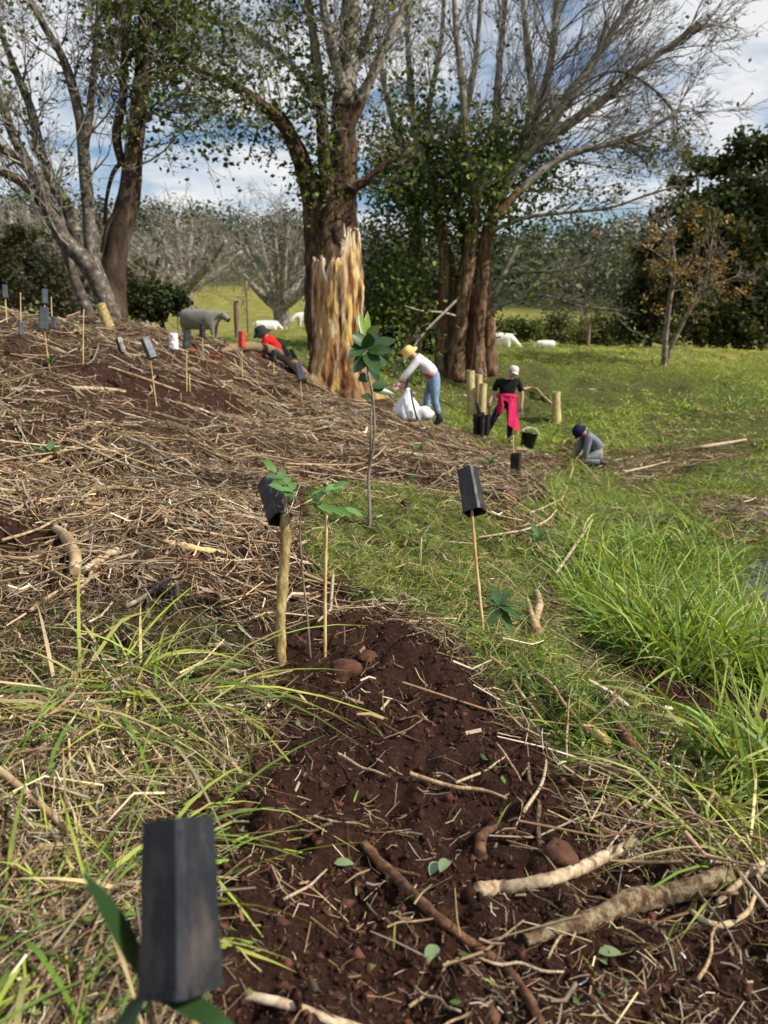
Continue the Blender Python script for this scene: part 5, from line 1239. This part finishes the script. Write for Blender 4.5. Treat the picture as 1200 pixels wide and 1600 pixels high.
loose(30, (0, 770, 420, 960), (.1, .4), 'short stick lying in the straw above the grass tussocks', 'sticks in the straw', 3, .5)
loose(28, (360, 1040, 1150, 1590), (.04, .14), 'small stick fragment lying on the bare red brown soil', 'stick fragments on bare soil', 4, .26)
loose(22, (700, 900, 1000, 1250), (.08, .3), 'thin stick lying on the grassy bank beside the creek tussocks', 'sticks on the grassy bank', 5, .4)
loose(16, (900, 590, 1180, 740), (.4, 1.2), 'weathered branch lying on the tan patches of the flat', 'branches on the flat', 6, .7)
# fallen green leaves on the soil
for k, (px_, py_) in enumerate([(522, 1352), (466, 1138), (682, 1480), (935, 1492), (955, 1512), (685, 1350), (375, 1300), (350, 1090), (700, 1345)]):
    g = hit(px_, py_); V, F = leaf_blade((0, 0, .004), (math.cos(k * 2.1), math.sin(k * 2.1), .15), .035, .02, droop=.2)
    o = link('fallen_leaf', mk_mesh('fallen_leaf', V, F, np.broadcast_to(np.array((.2, .27, .13)), (len(V), 3))), M_GLOSSLEAF, None, tuple(g)); tag(o, 'small pale green leaf fallen on the bare soil', 'leaf', 'fallen leaves on bare soil')


# ================================================================== people and cattle
def skin_obj(name, nodes, edges, mat, parent, roots=(0,), sub=2):
    """nodes: list of (x, y, z, radius); a tapered continuous surface grown along the edges"""
    me = bpy.data.meshes.new(name); me.from_pydata([n[:3] for n in nodes], edges, [])
    o = bpy.data.objects.new(name, me); col.objects.link(o); o.parent = parent
    sk = o.modifiers.new('skin', 'SKIN'); sk.use_smooth_shade = True
    if not me.skin_vertices: return o
    for i, v in enumerate(me.skin_vertices[0].data):
        r = nodes[i][3]; v.radius = r if isinstance(r, tuple) else (r, r); v.use_root = i in roots
    sb = o.modifiers.new('smooth', 'SUBSURF'); sb.levels = sub; sb.render_levels = sub
    me.materials.append(mat); return o
class Sk:
    def __init__(s): s.n = []; s.e = []; s.roots = []
    def chain(s, pts, start=None):
        prev = start; ids = []
        if start is None: s.roots.append(len(s.n))
        for p in pts:
            s.n.append(tuple(float(q) for q in p[:3]) + (p[3],)); i = len(s.n) - 1
            if prev is not None: s.e.append((prev, i))
            prev = i; ids.append(i)
        return ids
    def obj(s, name, mat, parent, sub=2): return skin_obj(name, s.n, s.e, mat, parent, tuple(s.roots), sub)
def P4(p, r): return (*p, r)
def lerp(a, b_, t): return tuple(np.array(a) * (1 - t) + np.array(b_) * t)
def hand_chain(sk, wr, d, up, r=.03, curl=.5):
    """palm and five unequal bent fingers growing from the wrist"""
    wr = np.array(wr, float); d = unit(np.array(d, float)); sd = unit(np.cross(d, np.array(up, float))); dn = np.cross(sd, d)
    palm = wr + d * .085
    for k, L in enumerate((.068, .078, .074, .058)):
        b_ = palm - d * .012 + sd * (k - 1.5) * .019
        m_ = b_ + d * L * .55 - dn * L * .18 * curl; e = m_ + d * L * .4 * (1 - curl * .6) - dn * L * .45 * curl
        sk.chain([P4(b_, .010), P4(m_, .0092), P4(e, .0075)])
    b_ = wr + d * .035 + sd * -.028; m_ = b_ + d * .03 - sd * .022; sk.chain([P4(b_, .012), P4(m_, .0105), P4(m_ + d * .028 - dn * .01, .009)])
    return palm
M_SKIN = m_plain('skin', (.52, .3, .21), .55, .08, 30, .35, 0, 0)
M_SKIN2 = m_plain('tanned_skin', (.4, .2, .12), .55, .08, 30, .35, 0, 0)
def cloth(name, c, var=.18, scale=18): return m_plain(name, c, .85, var, scale, .2, 0, .5, .012)
def person(label, loc, J, look, rz=0):
    rt = root('person', label, 'person', loc, rz); g = J.get
    up_head = unit(np.array(J['crown']) - np.array(J['neck'])); face = unit(np.array(J['face']))
    # body, one surface
    sk = Sk()
    t = sk.chain([P4(J['pelvis'], .094), P4(J['waist'], .088), P4(J['chest'], .118), P4(lerp(J['chest'], J['neck'], .72), .075), P4(J['neck'], .05), P4(J['head'], .084), P4(J['crown'], .066)])
    nose = np.array(J['head']) + face * .088 - up_head * .01
    sk.chain([P4(nose, .014)], t[5]); sk.chain([P4(np.array(J['head']) + face * .07 - up_head * .07, .034)], t[5])
    for s in 'LR':
        sk.chain([P4(J['sh' + s], .052), P4(J['el' + s], .04), P4(J['wr' + s], .028), P4(np.array(J['wr' + s]) + unit(np.array(J['hd' + s])) * .075, (.036, .02))], t[2])
        sk.chain([P4(J['hip' + s], .076), P4(lerp(J['hip' + s], J['kn' + s], .5), .066), P4(J['kn' + s], .054), P4(lerp(J['kn' + s], J['an' + s], .4), .052), P4(J['an' + s], .036), P4(J['toe' + s], .032)], t[0])
    for s in 'LR': hand_chain(sk, J['wr' + s], J['hd' + s], (0, 1, .3))
    sk.obj('body', look['skin'], rt)
    # ears, eyes, mouth
    side = np.cross(up_head, face); hd = np.array(J['head'])
    for sg in (-1, 1):
        V, F = lathe([(1e-4, -.012), (.011, -.008), (.014, 0), (.011, .008), (1e-4, .012)], 10); link('ear', mk_mesh('ear', V * (.6, 1, 1.6) + (hd + side * sg * .083 - up_head * .005), F), look['skin'], rt)
        V, F = lathe([(1e-4, -.009), (.009, 0), (1e-4, .009)], 8); link('eye', mk_mesh('eye', V + (hd + face * .078 + side * sg * .03 + up_head * .012), F), M_POT, rt)
    V, F = lathe([(1e-4, -.005), (.018, 0), (1e-4, .005)], 10); link('mouth', mk_mesh('mouth', V + (hd + face * .086 - up_head * .055), F), M_SKIN2, rt)
    # shirt
    sk = Sk(); k = look.get('loose', 1.0)
    t = sk.chain([P4(lerp(J['pelvis'], J['waist'], look.get('hem', .25)), .125 * k), P4(J['waist'], .118 * k), P4(J['chest'], .142 * k), P4(lerp(J['chest'], J['neck'], .62), .088)])
    for s in 'LR':
        q = look['sleeve']; pts = [P4(J['sh' + s], .066 * k), P4(J['el' + s], .055 * k) if q > .5 else P4(lerp(J['sh' + s], J['el' + s], q * 2), .062)]
        if q > .5: pts.append(P4(lerp(J['el' + s], J['wr' + s], (q - .5) * 2), .044 * k))
        sk.chain(pts, t[2])
    sk.obj('shirt', look['shirt'], rt)
    # trousers
    sk = Sk(); t = sk.chain([P4(J['pelvis'], .136), P4(lerp(J['pelvis'], J['waist'], look.get('rise', .6)), .125)])
    for s in 'LR': sk.chain([P4(J['hip' + s], .112), P4(lerp(J['hip' + s], J['kn' + s], .5), .088), P4(J['kn' + s], .07), P4(lerp(J['kn' + s], J['an' + s], .45), .066), P4(lerp(J['kn' + s], J['an' + s], look.get('leg', .9)), .058)], t[0])
    sk.obj('trousers', look['trousers'], rt)
    for s in 'LR':
        sk = Sk(); a = np.array(J['an' + s]); e = np.array(J['toe' + s]); back = a - unit((e - a) * (1, 1, 0)) * .045
        up_ = lerp(J['an' + s], J['kn' + s], look.get('boot', .12))
        i = sk.chain([P4(up_, .05), P4(a, .047), P4((a + e) / 2 - (0, 0, .012), .042), P4(e, .04)]); sk.chain([P4(back - (0, 0, .02), .036)], i[1]); sk.obj('boot', look['boots'], rt)
        if 'gloves' in look:
            sk = Sk(); w = np.array(J['wr' + s]); d = unit(np.array(J['hd' + s])); sk.chain([P4(w - d * .02, .036), P4(w + d * .02, .037), P4(w + d * .085, (.044, .027))]); hand_chain(sk, w, d, (0, 1, .3)); 
            for q in range(len(sk.n)):
                if isinstance(sk.n[q][3], float) and sk.n[q][3] < .02: sk.n[q] = sk.n[q][:3] + (sk.n[q][3] * 1.25,)
            sk.obj('glove', look['gloves'], rt)
    # hair
    if 'hair' in look:
        sk = Sk(); sk.chain([P4(hd + up_head * .03 - face * .025, .082), P4(hd - face * .06 - up_head * .02, .06), P4(hd - face * .065 - up_head * .08, .03)]); sk.obj('hair', look['hair'], rt)
    # hat
    def place(o, off=0.):
        z = unit(up_head + look.get('hat_tilt', 0) * face); x = unit(face - (face @ z) * z); y = np.cross(z, x)
        o.matrix_local = Matrix(((x[0], y[0], z[0], hd[0] + z[0] * off), (x[1], y[1], z[1], hd[1] + z[1] * off), (x[2], y[2], z[2], hd[2] + z[2] * off), (0, 0, 0, 1)))
    if look['hat'] == 'bucket':
        w = look.get('brim', .155)
        V, F = lathe([(1e-4, .105), (.05, .102), (.085, .088), (.1, .05), (.105, .02), (.112, .012), (w * .9, -.02), (w, -.036), (w * .97, -.04), (.112, .004), (.1, .005)], 28); V[:, 2] += .006 * np.sin(np.arctan2(V[:, 1], V[:, 0]) * 5) * (np.hypot(V[:, 0], V[:, 1]) > .12)
        place(link('hat', mk_mesh('hat', V, F), look['hatmat'], rt), .02)
    else:
        V, F = lathe([(1e-4, .11), (.045, .105), (.08, .085), (.098, .05), (.102, .01), (.1, -.005), (.096, -.004)], 28)
        place(link('cap', mk_mesh('cap', V, F), look['hatmat'], rt), .015)
        n = 11; a = np.linspace(-1.05, 1.05, n); V = []
        for z in (0, -.006):
            for q in (0, .5, 1):
                V += [((.095 + .085 * q * math.cos(b_ * .9)) * math.cos(b_), (.1 - .012 * q) * math.sin(b_), z - .02 * q - .02 * q * abs(b_)) for b_ in a]
        V = np.array(V); i = np.arange(n - 1); F = []
        for l in range(2):
            for q in range(2): b_ = (l * 3 + q) * n; F.append(np.stack([b_ + i, b_ + i + 1, b_ + n + i + 1, b_ + n + i], -1))
        F.append(np.stack([2 * n + i, 2 * n + i + 1, 5 * n + i + 1, 5 * n + i], -1)); place(link('brim', mk_mesh('brim', V, np.concatenate(F)), look['hatmat'], rt), .015)
    return rt
def put(px, py):
    b0 = hit(px, py); return b0, FPX / float((b0 - CAM) @ FWD)

# bending person in white shirt
b0, s = put(676, 664); sc = 91.0 / s     # model drawn for 90 px per metre
J = dict(pelvis=(.02, 0, .8), waist=(-.07, 0, .94), chest=(-.24, 0, 1.1), neck=(-.34, -.01, 1.17), head=(-.41, -.02, 1.21), crown=(-.45, -.02, 1.29), face=(-.8, -.05, -.5),
         shL=(-.28, .15, 1.1), elL=(-.4, .17, .88), wrL=(-.52, .15, .68), hdL=(-.4, 0, -.8), shR=(-.28, -.16, 1.09), elR=(-.44, -.18, .9), wrR=(-.59, -.16, .74), hdR=(-.4, 0, -.8),
         hipL=(0, .1, .76), knL=(-.1, .12, .42), anL=(-.1, .12, .09), toeL=(-.25, .12, .035), hipR=(.02, -.1, .76), knR=(.02, -.12, .43), anR=(.12, -.12, .1), toeR=(-.01, -.13, .035))
pr = person('person in yellow bucket hat, white shirt and blue jeans bending over a sack', tuple(b0), J,
       dict(skin=M_SKIN, shirt=m_plain('white_patterned_shirt', (.76, .76, .78), .85, .14, 16, .2, 0, .4, .01), sleeve=.92, trousers=cloth('blue_denim', (.2, .3, .42), .3, 14), boots=m_plain('black_rubber', (.015, .016, .02), .5), boot=.45, leg=.7, hat='bucket', hatmat=cloth('yellow_cotton', (.75, .6, .2), .06), brim=.17, hem=.1, loose=1.08, gloves=m_plain('white_pink_glove', (.7, .45, .45), .8, .3, 30)))
pr.scale = (sc,) * 3
sk = Sk(); sk.chain([(-.16, -.02, .9, .05), (-.05, -.1, .84, .055), (.02, -.13, .84, .03)]); sk.obj('waist_cloth', cloth('red_cloth', (.4, .09, .09)), pr)
# white sack at their hands
b1 = hit(636, 655); rt = root('sack', 'white plastic sack with a black strap beside the bending person', 'sack', tuple(b1)); rt.scale = (.78,) * 3
V, F = lathe([(1e-4, .0), (.2, .0), (.23, .04), (.2, .14), (.13, .26), (.06, .36), (.03, .42), (.045, .46), (1e-4, .455)], 26, (1, .7)); a = np.arctan2(V[:, 1], V[:, 0]); f = 1 + .1 * np.sin(a * 6 + V[:, 2] * 9) + .07 * np.sin(a * 11); V[:, :2] *= f[:, None]
link('bag', mk_mesh('bag', V, F), M_WHITEPL, rt)
V, F = tube1([(.05, -.09, .45), (.07, -.14, .3), (.12, -.19, .1), (.14, -.19, .02)], .016, 8, 14); link('strap', mk_mesh('strap', V, F), M_POT, rt)
V, F = tube1([(.12, -.02, .06), (.25, -.03, .1), (.38, -.03, .05)], [.1, .1, .06], 12, 10, .3); link('bag_fold', mk_mesh('bag_fold', V, F), M_WHITEPL, rt)
V, F = tube1([(-.02, 0, .44), (-.01, 0, .52), (0.02, 0, .6)], [.03, .02, .015], 8, 8); link('handle', mk_mesh('handle', V, F), M_POT, rt)

# standing person in black top
b0, s = put(793, 692); sc = 75.0 / s
J = dict(pelvis=(-.06, 0, .86), waist=(-.06, 0, 1.0), chest=(-.04, 0, 1.2), neck=(.0, -.02, 1.36), head=(.05, -.06, 1.47), crown=(.07, -.04, 1.58), face=(.35, -.9, -.3),
         shL=(.17, 0, 1.27), elL=(.26, -.02, 1.0), wrL=(.24, -.08, .74), hdL=(-.05, -.1, -.9), shR=(-.25, 0, 1.26), elR=(-.34, 0, 1.02), wrR=(-.42, -.08, .84), hdR=(-.05, -.1, -.9),
         hipL=(.03, 0, .82), knL=(.04, -.02, .45), anL=(.03, 0, .09), toeL=(.06, -.15, .035), hipR=(-.15, 0, .82), knR=(-.32, -.1, .52), anR=(-.44, .0, .22), toeR=(-.52, -.14, .17))
navy = cloth('navy_trousers', (.012, .014, .045), .3, 10)
pr = person('person standing in black top and beige cap, pink jacket tied round the waist', tuple(b0), J,
       dict(skin=M_SKIN, shirt=cloth('black_top', (.008, .008, .009), .3), sleeve=.42, trousers=navy, boots=m_plain('dark_boot', (.02, .02, .025), .6), hat='cap', hatmat=cloth('beige_cotton', (.66, .6, .52), .05), hair=m_plain('brown_hair', (.06, .03, .015), .5, .3, 60), gloves=m_plain('grey_glove', (.16, .16, .17), .8, .4, 40), hem=.1, leg=.95, loose=1.15))
pr.scale = (sc,) * 3
pink = cloth('pink_fleece', (.55, .02, .09), .22, 12)
sk = Sk(); 
a = np.linspace(0, 2 * math.pi, 15)[:-1]; ids = sk.chain([(-.06 + .175 * math.cos(q), .145 * math.sin(q), .98 + .012 * math.sin(q * 3), .05) for q in a]); sk.e.append((ids[-1], ids[0])); sk.obj('jacket_waistband', pink, pr)
nA, nZ = 22, 12; V = []
for lay in (0, 1):
    for i in range(nA):
        u = i / (nA - 1); q = -2.6 + u * 3.3      # from her right front round to her left hip
        hem = .46 + .36 * (1 - abs(u - .66) / .66) ** 1.2 if u > .3 else .46 - .1 * math.sin(u * 10)
        for j in range(nZ):
            v = j / (nZ - 1); rr_ = .185 + .075 * v + .014 * math.sin(q * 9 + v * 3) - lay * .012
            V.append((-.06 + rr_ * 1.05 * math.cos(q), rr_ * .9 * math.sin(q) - .02 * v, 1.0 - v * (hem * .95)))
V = np.array(V); F = []
for lay in (0, 1):
    for i in range(nA - 1):
        for j in range(nZ - 1):
            b_ = lay * nA * nZ + i * nZ + j; F.append((b_, b_ + 1, b_ + nZ + 1, b_ + nZ))
F = [f for f in F if not (4 <= ((f[0] % (nA * nZ)) // nZ) <= 6 and f[0] % nZ > 2)]
link('jacket_drape', mk_mesh('jacket_drape', V, np.array(F)), pink, pr)
sk = Sk(); sk.chain([(-.17, -.14, .98, .045), (-.19, -.17, .9, .04), (-.17, -.16, .78, .05), (-.17, -.15, .66, .03)]); sk.obj('jacket_sleeve', pink, pr)
# trowel in her hand
w = np.array(J['wrR']); rt = root('trowel', 'red handled trowel held low by the standing person', 'trowel', tuple(b0 + (w + np.array((0, -.02, -.1))) * sc))
V, F = tube1([(0, 0, .06), (0, 0, -.12)], [.016, .014], 8, 6); link('handle', mk_mesh('handle', V, F), M_POTR, rt)
V, F = tube1([(0, 0, -.12), (0, -.01, -.2), (0, 0, -.3)], [.008, .034, .006], 8, 8); link('blade', mk_mesh('blade', V * (1, .3, 1), F), m_plain('pale_steel', (.6, .58, .55), .35, .1, 20, .5, .6), rt)
# black nursery pots standing by her foot
b1 = hit(752, 680); rt = root('pot_bundle', 'bundle of tall black nursery pots standing beside the person in the black top', 'pots', tuple(b1)); 
for k, (x_, y_, h_) in enumerate([(-.09, 0, .34), (0, -.06, .32), (.09, 0, .33), (0, .08, .36), (-.06, .1, .3), (.1, .1, .3)]):
    V, F = lathe([(1e-4, .0), (.042, 0), (.055, h_), (.06, h_), (.06, h_ - .02), (.052, h_ - .02), (.04, .02), (1e-4, .02)], 8); link('pot', mk_mesh('pot', V + (x_, y_, 0), F, None, False), M_POT, rt)
V, F = tube1([(-.04, 0, .3), (-.06, 0, .45), (-.1, -.01, .56)], [.03, .035, .02], 8, 8); link('handle', mk_mesh('handle', V, F), M_POT, rt)
# black bucket
b1 = hit(823, 700); rt = root('bucket', 'black bucket with a white handle lying in the grass near the standing person', 'bucket', tuple(b1))
V, F = lathe([(1e-4, 0), (.12, 0), (.15, .28), (.158, .28), (.158, .262), (.143, .262), (.115, .015), (1e-4, .015)], 28); link('body', mk_mesh('body', V, F), m_plain('glossy_black_plastic', (.015, .015, .017), .22, .2, 10, .6), rt)
V, F = tube1([(.15 * math.cos(q), .15 * math.sin(q) * .3 - .1, .28 + .1 * math.sin(q)) for q in np.linspace(0, math.pi, 12)], .008, 6); link('handle', mk_mesh('handle', V, F), M_WHITEPL, rt)
rt.rotation_euler = (R(-8), R(10), 0)

# kneeling person in grey
b0, s = put(922, 724); sc = 91.0 / s
J = dict(pelvis=(.13, 0, .2), waist=(.1, 0, .3), chest=(-.06, 0, .47), neck=(-.15, -.01, .52), head=(-.22, -.02, .55), crown=(-.26, -.02, .62), face=(-.8, -.08, -.55),
         shL=(-.09, .15, .47), elL=(-.15, .16, .25), wrL=(-.25, .12, .1), hdL=(-.6, 0, -.4), shR=(-.09, -.16, .46), elR=(-.13, -.18, .24), wrR=(-.14, -.15, .06), hdR=(-.7, 0, -.3),
         hipL=(.12, .1, .16), knL=(-.16, .14, .07), anL=(.18, .15, .05), toeL=(.26, .15, .035), hipR=(.13, -.1, .16), knR=(-.16, -.13, .08), anR=(.16, -.15, .05), toeR=(.25, -.15, .035))
grey = cloth('grey_cotton', (.17, .185, .215), .2, 12)
pr = person('person kneeling in grey clothes and navy hat digging in the grass', tuple(b0), J, dict(skin=M_SKIN2, shirt=grey, sleeve=.9, trousers=cloth('grey_green_trousers', (.2, .22, .21), .3), boots=m_plain('brown_boot', (.06, .045, .035), .8), hat='bucket', hatmat=cloth('navy_cotton', (.012, .014, .05), .2), brim=.14, hem=.1, rise=1.15, loose=1.06, hat_tilt=.1))
pr.scale = (sc,) * 3
# red shirted person behind the fallen log
b0 = at(425, 562, 13.0); b0[2] = min(b0[2], float(H(b0[0], b0[1]))); s = 92.5; dz = (at(425, 562, 13.0)[2] - b0[2])
J = dict(pelvis=(.12, 0, .22), waist=(.06, 0, .33), chest=(-.05, 0, .46), neck=(-.11, -.01, .52), head=(-.15, -.03, .57), crown=(-.17, -.03, .66), face=(-.8, -.25, -.3),
         shL=(-.06, .15, .46), elL=(-.16, .18, .27), wrL=(-.28, .12, .15), hdL=(-.6, 0, -.5), shR=(-.06, -.16, .45), elR=(-.17, -.18, .25), wrR=(-.28, -.14, .12), hdR=(-.6, 0, -.5),
         hipL=(.13, .1, .19), knL=(-.15, .14, .25), anL=(.0, .14, .07), toeL=(-.14, .14, .04), hipR=(.14, -.1, .19), knR=(-.12, -.14, .27), anR=(.03, -.14, .07), toeR=(-.11, -.14, .04))
b0[2] += dz * .9 - .14
pr = person('person crouching in red shirt and dark grey hat behind the fallen log', tuple(b0), J, dict(skin=M_SKIN, shirt=cloth('red_shirt', (.62, .012, .014), .12), sleeve=.9, trousers=cloth('dark_denim', (.07, .1, .16), .3), boots=m_plain('dark_boot_b', (.03, .025, .02), .7), hat='bucket', hatmat=cloth('charcoal_felt', (.03, .033, .035), .2), brim=.17, hem=.1))
pr.scale = (1.0,) * 3

# cattle
def cow(label, px, py, D, spx, mat, facing=1, graze=1., rz=0., dark=None, zs=1.0):
    """spx: body length in photo px"""
    b0 = at(px, py, D); g = float(H(b0[0], b0[1])); s = D / FPX
    b0[2] = g if abs(g - b0[2]) < 1.2 else b0[2] - .9
    k = spx * s / 2.3
    rt = root('cow', label, 'cow', tuple(b0), rz + (0 if facing > 0 else math.pi)); rt.scale = (k, k, k * zs)
    hd = np.array((1.12, 0, 1.12)) * (1 - graze) + np.array((1.18, 0, .62)) * graze; mz = hd + np.array((.2, 0, -.13 - .1 * graze))
    sk = Sk(); t = sk.chain([(-.02, 0, .95, .4), (-.45, 0, .97, .38), (-.82, 0, 1.1, .25), (-.95, 0, 1.12, .16)])
    f = sk.chain([(.42, 0, .98, .38), (.72, 0, 1.06, .27), (.95, 0, 1.14 - .25 * graze, .15), (*hd, .15), (*(hd * .5 + mz * .5), .125), (*mz, .1)], t[0])
    for sy in (-1, 1):
        sk.chain([(-.78, .17 * sy, .78, .17), (-.7, .19 * sy, .56, .1), (-.86, .19 * sy, .36, .065), (-.82, .19 * sy, .06, .055)], t[1])
        sk.chain([(.58, .17 * sy, .74, .14), (.6, .18 * sy, .44, .075), (.6, .18 * sy, .06, .055)], f[0])
    sk.obj('body', mat, rt)
    sk = Sk(); sk.chain([(-.98, 0, 1.2, .035), (-1.1, 0, .95, .025), (-1.1, 0, .6, .02), (-1.1, 0, .42, .045)]); sk.obj('tail', mat, rt)
    for sy in (-1, 1):
        V, F = leaf_blade(hd + np.array((-.05, .1 * sy, .1)), (-.1, sy, .15), .2, .11, droop=.1); link('ear', mk_mesh('ear', V, F), dark or mat, rt)
    if dark:
        sk = Sk(); sk.chain([(*(hd * .35 + mz * .65), .128), (*(mz + (mz - hd) * .12), .106)]); sk.obj('muzzle', dark, rt)
M_COWG = m_plain('grey_hide', (.2, .19, .17), .8, .2, 6); M_COWW = m_plain('white_hide', (.72, .68, .62), .8, .1, 4); M_COWB = m_plain('black_hide', (.012, .012, .013), .6)
cow('stout grey cow with a dark muzzle standing in the pasture behind the mulch crest', 316, 540, 26, 80, M_COWG, 1, .1, R(-12), M_COWB, 1.2)
cow('white cow with black head beside the grey cow', 244, 530, 34, 40, M_COWW, 1, .2, R(-40), M_COWB)
cow('white cow grazing near the forked bare tree', 418, 526, 38, 46, M_COWW, 1, 1., R(20))
cow('white cow half hidden behind the fig trunk', 480, 516, 36, 48, M_COWW, -1, .6, R(25))
cow('white cow seen past the fig stems at the edge of the mound', 778, 541, 36, 62, M_COWW, 1, 1., R(-15))
cow('small distant white cow lying low behind the grassy mound', 852, 540, 44, 36, M_COWW, -1, 1., 0)
